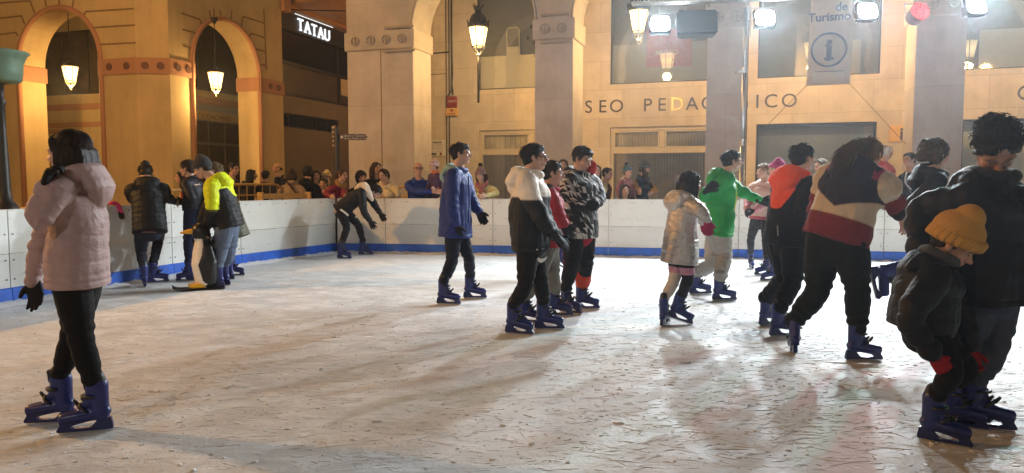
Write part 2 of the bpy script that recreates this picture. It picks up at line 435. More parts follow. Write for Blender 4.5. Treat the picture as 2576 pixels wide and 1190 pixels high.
# low ridges of cut ice pushed up beside the blade marks
mb = MB(); dr = [(random.uniform(-100, 2680), 1190-random.random()**.8*470, random.uniform(-.5, .5), random.uniform(.5, 1.6)) for _ in range(150)]
for i in range(8500):
    if random.random() < .72:
        c = dr[int(random.random()**1.3*150)]; s_ = c[3]; p = gnd(c[0], c[1])+Vec((random.gauss(0, .42*s_), random.gauss(0, .30*s_), 0)); a = c[2]+random.gauss(0, .28)
    else: p = gnd(random.uniform(-100, 2680), 1190-random.random()**.75*500); a = random.gauss(0, .6)
    if random.random() < .10: a += random.uniform(-1.3, 1.3)
    if p.y < 2.2 or (p-CORNER).dot(nb) < .3 or (p-LB1).dot(nl) < .3: continue
    L = random.uniform(.008, .036)*(1 if random.random() < .90 else 3.5); hh = random.uniform(.0010, .0030); w = random.uniform(.0010, .0028); cv = random.gauss(0, .12)
    vs = []; n = 5
    for k in range(n):
        t_ = k/(n-1)-.5; e = 1-(2*t_)**2*.96; q = p+Vec((math.cos(a)*t_*2*L-math.sin(a)*cv*L*(1-4*t_*t_), math.sin(a)*t_*2*L+math.cos(a)*cv*L*(1-4*t_*t_), 0)); nv = Vec((-math.sin(a), math.cos(a), 0))
        jit = random.uniform(.6, 1.2); vs += [q-nv*w*e-Vec((0, 0, .001)), q+Vec((0, 0, hh*e*jit)), q+nv*w*e*.8-Vec((0, 0, .001))]
    mb.add(vs, [f for k in range(n-1) for f in ((k*3, k*3+3, k*3+4, k*3+1), (k*3+1, k*3+4, k*3+5, k*3+2))])
tag(mb.build('ice_ridges', M['snow']), kind='stuff')

# ================================================================== arcade walls
def arch_wall(mb, x0, x1, z0, z1, opens, thick, n=20):
    """wall in the local xz plane (y 0..thick) with round arches: opens = [(xa,xb,zspring)]"""
    xs = x0
    for xa, xb, zs in opens+[(x1, x1, None)]:
        if xa > xs+1e-4: mb.box(xs, xa, 0, thick, z0, z1)
        if zs is None: break
        r = (xb-xa)/2; cx = (xa+xb)/2
        pts = [(cx-r*math.cos(math.pi*i/n), zs+r*math.sin(math.pi*i/n)) for i in range(n+1)]
        vs = []; fs = []
        for (px, pz) in pts: vs += [(px, 0, pz), (px, thick, pz), (px, 0, z1), (px, thick, z1)]
        for i in range(n):
            a = i*4; c = a+4
            fs += [(a, c, c+2, a+2), (a+1, a+3, c+3, c+1), (a, a+1, c+1, c), (a+2, c+2, c+3, a+3)]
        mb.add(vs, fs); xs = xb
    return mb
def frame_rect(mb, x0, x1, z0, z1, w, y0, y1):
    mb.box(x0, x1, y0, y1, z1-w, z1); mb.box(x0, x1, y0, y1, z0, z0+w)
    mb.box(x0, x0+w, y0, y1, z0+w, z1-w); mb.box(x1-w, x1, y0, y1, z0+w, z1-w)

# ---------------- museum building with the arcade on the right
FO = at(1825, 300, 15); FO = Vec((FO.x, FO.y, 0))
mus = thing('museum_building', 'pale stone arcaded building with tall pillars and lettered wall behind the back boards', 'building', FO, -ANG)
PIL = [(-8.59, -6.89), (-3.99, -3.15), (-.38, .40), (3.38, 4.20), (7.1, 7.95)]
BT, BB, PD, WT = 4.75, 4.32, 1.0, 3.2       # impost band, pillar depth, depth of the wall behind
def rosette(x, z):
    m = MB(); rr = .10
    m.tube([(x+rr*math.cos(a*math.pi/8), -.062, z+rr*math.sin(a*math.pi/8)) for a in range(16)], .013, 6, closed=True)
    m.tube([(x+.03*math.cos(a*math.pi/4), -.062, z+.03*math.sin(a*math.pi/4)) for a in range(8)], .010, 6, closed=True)
    for a in range(4): m.bar((x, -.064, z), (x+.085*math.cos(a*math.pi/2), -.064, z+.085*math.sin(a*math.pi/2)), .03, .02, (0, 1, 0))
    return m
for i, (a, c) in enumerate(PIL):
    p = MB().box(a, c, 0, PD, GZ, BB).build('pillar', M['pillar'], mus, bevel=.012)
    q = MB().box(a-.045, c+.045, -.045, PD+.04, BB, BT).build('impost_band', M['archwall'], p, bevel=.015)
    n = 4 if i == 0 else 2
    for k in range(n):
        rosette(a+(c-a)*((k+.62)/(n+.24)), (BB+BT)/2).build('rosette', M['stone_relief'], p)
aw = MB(); arch_wall(aw, PIL[0][0], PIL[-1][1], BT, 9.0, [(PIL[i][1], PIL[i+1][0], BT) for i in range(4)], PD)
aw.build('arch_wall', M['archwall'], mus)
am = MB()
for i in range(4):
    xa, xb = PIL[i][1], PIL[i+1][0]; r = (xb-xa)/2+.02; cx = (xa+xb)/2
    am.tube([(cx-r*math.cos(math.pi*k/24), -.006, BT+.004+r*math.sin(math.pi*k/24)) for k in range(25)], .03, 8)
am.build('arch_moulding', M['stone_relief'], mus, smooth=True)
jm = MB(); jm.box(-7.715, -7.695, -.004, .01, GZ, BB-.003)
jm.build('pier_joint', M['groove'], mus)
# wall behind with window openings
def wall_with_holes(mb, x0, x1, z0, z1, holes, y0, y1):
    xs = sorted(set([x0, x1]+[h[0] for h in holes]+[h[1] for h in holes])); 
    for xa, xb in zip(xs, xs[1:]):
        zz = [z0]
        hs = sorted([h for h in holes if h[0] <= xa+1e-6 and h[1] >= xb-1e-6], key=lambda h: h[2])
        z = z0
        for h in hs:
            if h[2] > z: mb.box(xa, xb, y0, y1, z, h[2])
            z = h[3]
        if z < z1: mb.box(xa, xb, y0, y1, z, z1)
WZ1 = 2.65; UPB = 3.73
LOW = [(-6.48, -4.3), (-2.93, -.35), (.6, 3.22), (4.92, 7.5)]
UPP = [(-6.54, -4.1), (-2.94, -.3), (.6, 3.25), (4.88, 7.6)]
holes = [(a, c, .1, WZ1) for a, c in LOW]+[(a, c, UPB, 6.6) for a, c in UPP]
wb = MB(); wall_with_holes(wb, -8.55, 9.5, GZ, 9.0, holes, WT, WT+.22)
wb.build('back_wall', M['cladding'], mus)
MB().box(-8.55, 9.5, PD+.01, WT, 7.2, 7.3).build('arcade_ceiling', M['plaster_in'], mus)
for i, (a, c) in enumerate(LOW):
    w = MB(); big = (i == 2 or i == 3)
    fw = .05 if big else .085
    frame_rect(w, a+.003, c-.003, .103, WZ1-.003, fw, WT+.05, WT+.12)
    if not big:
        w.box(a+fw+.003, c-fw-.003, WT+.055, WT+.115, 1.99, 2.12)
        mx = a+(1.3 if i == 1 else 1.45)
        w.box(mx-.06, mx+.06, WT+.052, WT+.118, 2.123, WZ1-fw-.006)
        wf = w.build('window', M['frame_beige'], mus, bevel=.006)
        t2 = MB()
        for (xa, xb) in ((a+fw, mx-.06), (mx+.06, c-fw)): frame_rect(t2, xa+.004, xb-.004, 2.124, WZ1-fw-.008, .035, WT+.06, WT+.10)
        t2.build('sash', M['frame_beige'], wf)
        bl = MB(); k = int((c-a)/.075)
        for j in range(k):
            x = a+.05+j*(c-a-.1)/k
            bl.box(x, x+.066, WT+.13+.014*(j % 2), WT+.145+.014*(j % 2), .1, WZ1-.04)
        bl.build('blinds', M['blind'], wf)
    else:
        wf = w.build('window', M['frame_dark'], mus, bevel=.006)
        MB().box(a+.05, c-.05, WT+.14, WT+.16, .1, 2.38).build('interior_screen', M['screen'], wf)
    MB().box(a+.02, c-.02, WT+.085, WT+.093, .12, WZ1-.02).build('pane', M['glass'], wf)
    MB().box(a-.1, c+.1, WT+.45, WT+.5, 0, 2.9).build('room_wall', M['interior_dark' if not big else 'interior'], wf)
for i, (a, c) in enumerate(UPP):
    w = MB(); frame_rect(w, a+.003, c-.003, UPB+.003, 6.597, .03, WT+.06, WT+.12)
    wf = w.build('window', M['frame_dark'], mus)
    MB().box(a+.02, c-.02, WT+.085, WT+.093, UPB+.02, 6.58).build('pane', M['glass'], wf)
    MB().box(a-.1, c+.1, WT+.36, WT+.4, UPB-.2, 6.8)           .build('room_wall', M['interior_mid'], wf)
    xs = {0: (a+.06, c), 1: (a, c), 2: (a+1.45, a+2.25), 3: (a+.35, c)}[i]
    MB().box(xs[0], xs[1], WT+.14, WT+.16, UPB, {0: 4.62, 1: 4.72, 2: 4.55, 3: 4.6}[i]).build('low_partition', M['interior' if i == 0 else 'partition'], wf)
    if i == 0:     # chair back, boxed shelf with dried flowers seen through the glass
        s = MB(); s.tube([(-5.75, WT+.22, 4.55), (-5.77, WT+.22, 5.3), (-5.72, WT+.22, 5.36), (-5.48, WT+.22, 5.36), (-5.43, WT+.22, 5.3), (-5.40, WT+.22, 4.55)], .018, 8)
        s.box(-5.76, -5.42, WT+.165, WT+.18, 4.55, 4.85); s.build('stool', M['interior'], wf)
        MB().box(-5.0, -4.1, WT+.14, WT+.28, 4.55, 4.62).build('shelf', M['red_box'], wf)
        f = MB()
        for k in range(70):
            x = random.uniform(-4.95, -4.2); z = 4.62
            if k < 55:
                pts = [(x, WT+.2, z), (x+random.uniform(-.12, .12), WT+.2, z+random.uniform(.1, .35)), (x+random.uniform(-.28, .28), WT+.2, z+random.uniform(.2, .75))]
            else: pts = [(x, WT+.16, 4.56), (x+random.uniform(-.05, .05), WT+.15, 4.45), (x+random.uniform(-.1, .1), WT+.15, 4.25)]
            f.tube(pts, [.008, .012, .003], 5)
            e = pts[-1]; f.ball(e, (.03, .02, .05), 6, 4)
        f.build('dried_flowers', M['frame_dark'], wf)
    if i == 1:
        p = MB().box(-2.05, -.95, WT+.125, WT+.135, 4.13, 5.05).build('poster', M['poster_red'], wf)
        q = MB()
        for k in range(40):
            x = random.uniform(-2.02, -.98); z = random.uniform(4.15, 5.0); rr = random.uniform(.03, .09)
            q.tube([(x+rr*math.cos(j)*.6, WT+.121, z+rr*math.sin(j)) for j in range(5)], .006, 4)
        q.build('print', M['frame_beige'], p)
        text('print', 'MUSEO', .17, .002, M['frame_beige'], p, (-1.83, WT+.12, 4.42), bold=.004)

# lettering on the museum wall
let = thing('wall_lettering', 'dark metal letters of the museum name on the wall between the window rows', 'lettering', FO, -ANG)
LZ = 3.035; LH = .455
def letters(s, xs, gold=()):
    for ch, x in zip(s, xs):
        text('letter', ch, LH, .006, M['letter_lit_gold'] if ch in gold else M['letter_dark'], let, (x, WT-.012, LZ), align='CENTER')
def sx(u, v=270):
    q = onpl(u, v, FO+V*WT, V); return (q-FO).dot(U)
letters('SEO', [sx(u) for u in (1481, 1516, 1551)]); letters('PEDAGÓG', [sx(u) for u in (1629, 1665, 1703, 1741, 1780, 1822, 1866)], gold='D')
letters('MU', [sx(u) for u in (1410, 1446)]); letters('ICO', [sx(u) for u in (1905, 1939, 1985)])
letters('CO', [sx(2578, 230), sx(2625, 230)])
# linear wall washers on the pillars
for i, (x, z, w) in enumerate([(-7.2, 4.79, .75), (-7.2, 4.26, .80), (-3.52, 4.82, .62), (-3.5, 4.25, .68)]):
    m = MB().tube([(x-w/2, -.07, z), (x+w/2, -.07, z)], .028, 10); m.box(x-w/2+.05, x-w/2+.09, -.07, -.004, z-.02, z+.02).box(x+w/2-.09, x+w/2-.05, -.07, -.004, z-.02, z+.02)
    o = m.build('linear_light', M['stone_relief']); o.location = FO; o.rotation_euler = (0, 0, -ANG)
    tag(o, ['unlit tube light fixed just above the band of the wide corner pillar', 'unlit tube light fixed just below the band of the wide corner pillar', 'unlit tube light fixed above the band of the pillar beside the hanging lantern', 'unlit tube light fixed below the band of the pillar beside the hanging lantern'][i], 'light', 'tube lights on the pillars')
# cables, fire box
def local_thing(name, label, cat, o=FO, group=None): return thing(name, label, cat, o, -ANG, group)
cb = MB().tube([(-7.25, WT-.03, 6.8), (-7.25, WT-.03, 3.9), (-7.22, WT-.04, 3.62)], .022, 8).tube([(-7.33, WT-.03, 6.8), (-7.33, WT-.03, GZ)], .016, 8).tube([(-7.42, WT-.02, 6.8), (-7.42, WT-.02, GZ)], .012, 6)
cb.tube([(-8.3, WT-.03, 4.75), (-7.34, WT-.03, 4.77)], .02, 6).tube([(-7.24, WT-.05, 4.75), (-7.22, WT-.06, 4.2), (-7.25, WT-.06, 3.72), (-7.40, WT-.07, 3.55), (-7.40, WT-.07, 3.35)], .018, 6)
cb.tube([(-7.42, WT-.03, 4.2), (-8.3, WT-.03, 4.2)], .008, 6)
o = tag(cb.build('wall_cable', M['cable']), 'dark cables running down the wall to the red and yellow box', 'cable'); o.location = FO; o.rotation_euler = (0, 0, -ANG)
al = local_thing('fire_box', 'red and yellow fire alarm box on the wall behind the wide corner pillar', 'fire box')
al['label'] = 'small red box above a yellow box on the wall beside dark cables'; al['category'] = 'alarm box'
r1 = MB().box(-7.38, -7.10, WT-.10, WT-.002, 3.28, 3.58).build('red_box', M['red_box'], al, bevel=.015)
text('lettering', 'URGO', .085, .002, M['sign_white'], r1, (-7.34, WT-.104, 3.42))
y1 = MB().box(-7.40, -7.08, WT-.11, WT-.002, 3.06, 3.265).build('yellow_box', M['yellow_box'], al, bevel=.012)
MB().box(-7.26, -7.19, WT-.118, WT-.108, 3.17, 3.23).build('button', M['red_box'], y1); MB().box(-7.36, -7.13, WT-.114, WT-.108, 3.10, 3.125).build('lettering', M['red_box'], y1)
pq = local_thing('notice_board', 'white notice panel with printed lines and small logos beside the wide corner pillar', 'notice')
bd = MB().box(-8.15, -7.45, WT-.03, WT-.002, 1.98, 2.42).build('board', M['sign_white'], pq, bevel=.004)
text('lettering', 'NORMATIVA URBANA', .072, .001, M['letter_dark'], pq, (-8.30+.02, WT-.033, 2.33), bold=.002)
ln = MB()
for k, wd in enumerate((.42, .36, .0, .44, .30, .0, .46)):
    if wd: ln.box(-8.02, -8.02+wd+.05, WT-.033, WT-.0305, 2.285-k*.028, 2.291-k*.028)
ln.build('printed_lines', M['letter_dark'], pq)
MB().box(-7.90, -7.72, WT-.034, WT-.0305, 2.01, 2.07).build('logo', M['banner_ink'], pq); MB().box(-7.62, -7.56, WT-.034, WT-.0305, 2.0, 2.08).build('logo', M['red_box'], pq)
# tourism banner
bn = local_thing('hanging_banner', 'pale hanging banner with a circled letter i for the tourist office', 'banner')
def fpt(u, v, t=.5):
    q = onpl(u, v, FO+V*t, V); return Vec(((q-FO).dot(U), t, q.z))
A = fpt(2028, 216); B = fpt(2138, 211); wdt = B.x-A.x
vs = []; fs = []
for j in range(13):
    for i in range(7): vs.append((A.x+wdt*i/6+.006*j, .5+.012*math.sin(i*1.1+j*.5), A.z+(5.75-A.z)*j/12))
for j in range(12):
    for i in range(6): fs.append((j*7+i, j*7+i+1, j*7+i+8, j*7+i+7))
cl = MB().add(vs, fs).build('cloth', M['banner'], bn, smooth=True)
sm = cl.modifiers.new('s', 'SOLIDIFY'); sm.thickness = .006; sm.offset = 0
def btxt(body, u, v, size, **kw):
    p = fpt(u, v, .475); text('lettering', body, size, .001, M['banner_ink'], cl, p, align='CENTER', **kw)
btxt('de', 2117, 26, .225, bold=.006); btxt('Turismo', 2086, 52, .23, bold=.006); btxt('i', 2085, 150, .58, bold=.022)
c0 = fpt(2085, 125, .478); rg = MB(); rr = 41/1861*14.6
rg.tube([(c0.x+rr*math.cos(a*math.pi/24)*.98, c0.y, c0.z+rr*math.sin(a*math.pi/24)) for a in range(48)], .022, 6, closed=True)
rg.bar(fpt(2048, 181, .478), fpt(2122, 178, .478), .012, .004, (0, 1, 0)); p = fpt(2085, 150, .476)
rg.box(p.x-.085, p.x+.085, .474, .48, p.z-.01, p.z+.045); rg.box(p.x-.075, p.x+.0, .474, .48, p.z+.26, p.z+.30)
rg.build('emblem', M['banner_ink'], cl)
rp = MB().tube([fpt(2028, 216), fpt(1930, 315, .9)], .006, 6).tube([fpt(2138, 211), fpt(2285, 370, .6)], .006, 6).tube([(A.x, .5, 5.75), (A.x-.3, .5, 6.6)], .006, 6).tube([(B.x, .5, 5.75), (B.x+.3, .5, 6.6)], .006, 6)
rp.build('rope', M['groove'], bn)
isn = local_thing('info_sign', 'small yellowish wall sign with a dark letter i beside the last pillar', 'sign')
q = fpt(2255, 338, WT); MB().box(q.x-.15, q.x+.28, WT-.03, WT-.002, q.z-.17, q.z+.20).build('board', M['yellow_box'], isn, bevel=.004)
text('lettering', 'i', .40, .002, M['letter_dark'], isn, (q.x+.06, WT-.034, q.z-.13), bold=.012)

# ---------------- plaster building on the left
LO = at(399, 180, 20); LO = Vec((LO.x, LO.y, 0))
lb = thing('plaster_building', 'amber plastered corner building with two round arches and a terracotta band on the left', 'building', LO, -ANG)
def rotz90(mb):   # wall built in (x, depth) turned onto the right face: x->y, depth->-x
    mb.v = [(-y, x, z) for x, y, z in mb.v]; return mb
TK = .8
LW = MB(); arch_wall(LW, -14, -1.2, GZ, 10, [(-9.9, -6.9, 4.62), (-4.93, -1.99, 4.62)], TK)
# piers under the springing are needed too
def arch_full(x0, x1, opens):
    m = MB(); xs = x0
    for xa, xb, zs in opens:
        m.box(xs, xa, 0, TK, GZ, 10); xs = xb
    m.box(xs, x1, 0, TK, GZ, 10)
    for xa, xb, zs in opens:
        mm = MB(); arch_wall(mm, xa, xb, zs, 10, [(xa, xb, zs)], TK); m.add(mm.v, mm.f)
    return m
arch_full(-14, -.74, [(-9.9, -6.9, 4.62), (-4.93, -1.99, 4.62)]).build('arch_wall', M['plaster'], lb)
rotz90(arch_full(.40, 5.51, [(1.29, 4.21, 4.62)])).build('arch_wall', M['plaster'], lb)
# chamfered corner
cm = MB().add([(-.74, 0, GZ), (0, .40, GZ), (-TK, .40, GZ), (-.74, TK, GZ), (-.74, 0, 10), (0, .40, 10), (-TK, .40, 10), (-.74, TK, 10)],
              [(0, 1, 5, 4), (1, 2, 6, 5), (2, 3, 7, 6), (3, 0, 4, 7), (4, 5, 6, 7), (3, 2, 1, 0)])
cm.build('corner_pier', M['plaster'], lb)
MB().box(-14, -12.5, .9, 12, GZ, 10).build('inner_wall', M['plaster_in'], lb)
zb, zt = 4.19, 4.62; zc = (zb+zt)/2
def disc(band, p, n):
    p = Vec(p); n = Vec(n); MB().cyl(p+n*.02, p-n*.02, .10, 16).build('disc', M['disc'], band)
for a, c, xs in ((-14, -9.86, ()), (-6.94, -4.89, (-6.2, -5.6)), (-2.03, -.733, (-1.62, -1.02))):
    o = MB().box(a, c, -.05, TK+.03, zb, zt).build('impost_band', M['terracotta'], lb)
    for x in xs: disc(o, (x, -.055, zc), (0, -1, 0))
o = MB().add([(-.73, -.052, zb), (.05, .37, zb), (.05, .405, zb), (-.7, .1, zb), (-.73, -.052, zt), (.05, .37, zt), (.05, .405, zt), (-.7, .1, zt)], [(0, 1, 5, 4), (1, 2, 6, 5), (2, 3, 7, 6), (3, 0, 4, 7), (4, 5, 6, 7), (3, 2, 1, 0)]).build('impost_band', M['terracotta'], lb)
for k in (.28, .72): disc(o, Vec((-.73, -.05, zc)).lerp(Vec((.05, .37, zc)), k), (.47, -.88, 0))
for a, c, ys in ((.41, 1.33, (.66, 1.05)), (4.17, 5.53, (4.75, 5.2))):
    o = rotz90(MB().box(a, c, -.05, TK+.03, zb, zt)).build('impost_band', M['terracotta'], lb)
    for y in ys: disc(o, (.055, y, zc), (1, 0, 0))
mo = MB()
def archivolt(mb, xa, xb, zs, conv):
    r = (xb-xa)/2+.05; cx = (xa+xb)/2
    pts = [(cx-r, -.01, GZ)]+[(cx-r*math.cos(math.pi*k/24), -.01, zs+r*math.sin(math.pi*k/24)) for k in range(25)]+[(cx+r, -.01, GZ)]
    pts = [conv(p) for p in pts]; mb.tube(pts, .07, 8)
archivolt(mo, -4.93, -1.99, 4.62, lambda p: p); archivolt(mo, -9.9, -6.9, 4.62, lambda p: p)
archivolt(mo, 1.29, 4.21, 4.62, lambda p: (-p[1], p[0], p[2]))
mo.build('arch_moulding', M['terracotta'], lb, smooth=True)
gv = MB()
def lpt(u, v):
    q = onpl(u, v, LO, V); return Vec(((q-LO).dot(U), -.004, q.z))
def rpt(u, v):
    q = onpl(u, v, LO, U); return Vec((.004, (q-LO).dot(V), q.z))
def dz(x, y): return (x*.4706/1.5528, y*.4706/1.5528)
def dy(x, y): return ((640+x*.4708)/1.5528, (40+y*.4706)/1.5528)
for pl in ([(0, 25), (250, 8), (290, 110)], [(0, 152), (180, 132), (205, 200)], [(0, 288), (135, 270), (150, 300)], [(0, 415), (110, 412)], [(375, 0), (388, 58)], [(492, 0), (492, 55)], [(612, 0), (600, 75)],
           [(1112, 72), (712, 97), (690, 150)], [(1120, 208), (780, 230)], [(1125, 355), (830, 370)]):
    P = [lpt(*dz(*p)) for p in pl]
    for a, c in zip(P, P[1:]): gv.bar(a, c, .045, .02, (0, 1, 0))
for pl in ([(145, 25), (295, 75), (312, 115)], [(155, 160), (250, 185), (262, 205)], [(160, 295), (225, 315)], [(375, 0), (388, 72)], [(462, 0), (470, 60)], [(562, 0), (555, 85)], [(835, 110), (655, 52), (640, 145)],
           [(838, 230), (720, 192), (706, 240)], [(843, 345), (765, 322)], [(848, 460), (800, 450)], [(828, 0), (850, 500)]):
    P = [rpt(*dy(*p)) for p in pl]
    for a, c in zip(P, P[1:]): gv.bar(a, c, .045, .02, (1, 0, 0))
gv.build('grooves', M['groove'], lb)
# walls inside the left arcade
iw = MB(); wall_with_holes(iw, -13, -3.2, GZ, 9, [(-12, -4.6, 4.17, 6.25)], 3.0, 3.2); iw.build('inner_wall', M['plaster_in'], lb)
ib = MB().box(-12.5, -3.3, 2.97, 2.998, 3.66, 3.86).box(-12.5, -3.3, 2.97, 2.998, 3.1, 3.26).box(-12.5, -6.9, 2.97, 2.998, 2.92, 3.05); ib.build('inner_band', M['terracotta'], lb)
wf = MB(); frame_rect(wf, -11.99, -4.61, 4.175, 6.245, .05, 3.03, 3.1)
for k in range(6): wf.box(-11+k*1.05, -10.96+k*1.05, 3.035, 3.09, 4.226, 6.19)
w = wf.build('window', M['frame_dark'], lb); MB().box(-11.9, -4.7, 3.06, 3.07, 4.2, 6.2).build('pane', M['brown_glass'], w)
MB().box(-13, -2.0, TK+.05, 3.0, 7.4, 7.5).build('arcade_ceiling', M['plaster_in'], lb)
# shopfront behind the right arch (plane x = -3)
X0 = -3.0
iw2 = MB(); wall_with_holes(iw2, 2.0, 12, GZ, 9, [(2.3, 11, 4.44, 8.2), (2.3, 7.2, 0.0, 3.44), (2.3, 7.2, 3.74, 3.985)], 3.0, 3.2); rotz90(iw2).build('inner_wall', M['plaster_in'], lb)
MB().box(X0+.002, X0+.03, 2.2, 7.3, 4.0, 4.22).build('inner_band', M['terracotta'], lb)
def glazing(name, y0, y1, z0, z1, mull, trans=()):
    f = MB()
    m = MB(); frame_rect(m, y0+.003, y1-.003, z0+.003, z1-.003, .05, 3.04, 3.10)
    for y in mull: m.box(y-.025, y+.025, 3.045, 3.095, z0+.054, z1-.054)
    for z in trans: m.box(y0+.054, y1-.054, 3.02, 3.098, z-.05, z+.05)
    w = rotz90(m).build(name, M['grey_wall' if trans else 'frame_dark'], lb)
    MB().box(-3.075, -3.068, y0+.02, y1-.02, z0+.02, z1-.02).build('pane', M['brown_glass'], w); return w
glazing('window', 2.3, 11, 4.44, 8.2, (5.0, 8.0))
glazing('entrance_door', 2.3, 7.2, 0, 3.44, (4.2, 5.45, 6.3), (2.62,))
lv = MB()
for k in range(8): lv.box(-3.03, -2.99, 2.3, 7.2, 3.745+k*.03, 3.76+k*.03)
lv.build('vent_louvre', M['frame_beige'], lb)
o = text('lettering', 'AL CIUDADANO', .26, .004, M['groove'], lb, (-2.99, 4.42, 3.47), rot=(math.pi/2, 0, math.pi/2), spacing=1.15)

# ---------------- grey shop building along the side street
tb = thing('shop_building', 'grey brown shop building in the side street with dark glass and a lit sign', 'building', LO, -ANG)
TX = -.6
def tz(u, v):
    q = onpl(u, v, LO+U*TX, U); return (q-LO).dot(V), q.z
tw = MB(); wall_with_holes(tw, 5.56, 22, GZ, 7.4, [(5.7, 21, 5.50, 7.25), (5.7, 21, 4.42, 5.42), (5.7, 10.0, 3.22, 3.72)], -TX, -TX+.3)
rotz90(tw).build('wall', M['grey_wall'], tb)
g1 = MB(); frame_rect(g1, 5.705, 20.9, 5.505, 7.245, .06, .64, .70)
for y in (10.1, 13, 16): g1.box(y-.05, y+.05, .645, .695, 5.57, 7.18)
w = rotz90(g1).build('window', M['frame_dark'], tb); MB().box(TX-.075, TX-.068, 5.72, 20.9, 5.52, 7.23).build('pane', M['dark_glass'], w)
MB().box(TX-.05, TX-.02, 5.71, 20.9, 4.425, 5.415).build('panel', M['dark_panel'], tb)
MB().box(TX+.004, TX+.04, 5.6, 20.9, 4.35, 4.43).box(TX+.004, TX+.04, 5.6, 20.9, 5.42, 5.50).build('sill', M['frame_dark'], tb)
MB().box(TX+.004, TX+.03, 9.98, 10.18, 4.44, 5.40).build('mullion', M['frame_dark'], tb)
MB().box(TX-.016, TX+.002, 10.2, 11.3, 4.75, 5.40).build('panel', M['frame_beige'], tb)
g2 = MB(); frame_rect(g2, 5.705, 9.995, 3.225, 3.715, .03, .63, .70)
for y in (6.7, 8.2, 8.4, 9.2): g2.box(y-.03, y+.03, .635, .695, 3.256, 3.684)
w = rotz90(g2).build('ribbon_window', M['frame_dark'], tb); MB().box(TX-.075, TX-.068, 5.72, 9.98, 3.24, 3.7).build('pane', M['dark_glass'], w)
sg = thing('shop_sign', 'glowing white slab letters on the dark glass of the side street shop', 'sign', LO, -ANG)
for k, ch in enumerate('TATAU'):
    o = text('letter', ch, .60, .02, M['emit_sign'], sg, (TX+.08, 7.40+k*.44, 6.74-.012*k), rot=(math.pi/2, 0, math.pi/2), align='CENTER', bold=.004)
    y = 7.40+k*.44
    if ch != 'U': # slab feet
        s = MB()
        for dx in ((0,) if ch == 'T' else (-.15, .15)): s.box(TX+.06, TX+.10, y+dx-.07, y+dx+.07, 6.74-.012*k-.01, 6.74-.012*k+.035)
        s.build('letter_foot', M['emit_sign'], sg)
MB().box(TX+.05, TX+.07, 7.1, 9.6, 7.265, 7.285).build('light_bar', M['emit_sign'], sg)
MB().box(TX+.02, TX+.04, 5.62, 20, 6.62, 7.25).build('sign_panel', M['frame_dark'], sg)
ps = MB().box(TX-.3, 9, 6.2, 22, 7.42, 7.6); ps.box(TX+.05, TX+.35, 5.9, 22, 7.3, 7.415)
ps.build('street_canopy', M['ceiling'], tb)
MB().tube([(TX+.1, 5.7, 7.12), (6, 9, 7.2)], .02, 6).build('cable', M['cable'], tb)
MB().box(-.55, .12, 5.515, 5.9, 7.0, 10).build('cornice_block', M['terracotta'], lb)

# ================================================================== lamps, posts
def lantern(label, loc, crown=True, scale=1.0, rod=2.0, tail=False, group='wrought iron lanterns hanging in the arches'):
    t = thing('hanging_lantern', label, 'lantern', loc, .3, group)
    n = 6; s = scale
    g = MB()
    vs = []
    for r, z in ((.135*s, -.21*s), (.215*s, .19*s)):
        for j in range(n): vs.append((r*math.cos(j*math.pi/3), r*math.sin(j*math.pi/3), z))
    g.add(vs, [(j, (j+1) % n, n+(j+1) % n, n+j) for j in range(n)]); g.build('glass', M['lamp_glass'], t)
    f = MB()
    for j in range(n):
        c, q = math.cos(j*math.pi/3), math.sin(j*math.pi/3)
        f.tube([(.138*s*c, .138*s*q, -.22*s), (.22*s*c, .22*s*q, .20*s)], .009*s, 6)
        f.tube([(.138*s*c, .138*s*q, -.22*s), (.10*s*c, .10*s*q, -.30*s), (.03*s*c, .03*s*q, -.38*s)], .012*s, 6)
    for r, z in ((.138*s, -.22*s), (.22*s, .20*s)):
        f.tube([(r*math.cos(j*math.pi/3), r*math.sin(j*math.pi/3), z) for j in range(n)], .013*s, 6, closed=True)
    f.lathe([(.0, -.48*s), (.02*s, -.47*s), (.03*s, -.43*s), (.015*s, -.40*s), (.05*s, -.36*s), (.03*s, -.33*s), (0, -.32*s)], n=10)
    if tail: f.tube([(0, 0, -.4*s), (0, 0, -1.5)], .028, 8)
    f.build('frame', M['iron'] if crown else M['lamp_white'], t)
    r = MB()
    if crown:
        r.lathe([(.235*s, .205*s), (.24*s, .25*s), (.20*s, .29*s), (.19*s, .36*s), (.15*s, .45*s), (.08*s, .50*s), (.06*s, .54*s), (.09*s, .58*s), (.09*s, .63*s), (.03*s, .66*s)], n=18)
        for j in range(12):
            c, q = math.cos(j*math.pi/6), math.sin(j*math.pi/6)
            r.tube([(.215*s*c, .215*s*q, .26*s), (.235*s*c, .235*s*q, .31*s), (.25*s*c, .25*s*q, .36*s)], [.02*s, .016*s, .003], 5)
            if j % 2: r.tube([(.08*s*c, .08*s*q, .60*s), (.11*s*c, .11*s*q, .66*s), (.12*s*c, .12*s*q, .70*s)], [.016*s, .012*s, .003], 5)
    else:
        r.lathe([(.22*s, .205*s), (.20*s, .225*s), (.12*s, .31*s), (.04*s, .36*s), (.02*s, .40*s)], n=12)
    r.tube([(0, 0, .35*s), (0, 0, .4*s+rod)], .014, 6)
    if not crown: r.lathe([(.02, rod-.05), (.10, rod+.10), (.11, rod+.14), (.02, rod+.15)], n=12)
    r.build('cap', M['iron'], t)
    l = bpy.data.lights.new('lantern_bulb', 'POINT'); l.energy = 1; l.shadow_soft_size = .10*s; l.color = (1, .60, .22)
    lo = bpy.data.objects.new('lantern_bulb', l); col.objects.link(lo); lo.location = Vec(loc)+Vec((0, 0, -.30*s-.12)); lo.parent = None
    return t, l
LANT = []
LANT.append(lantern('lit lantern in the left arch of the amber building behind the girl in pink', at(177, 185, 21.6), False, 1.0, 1.75))
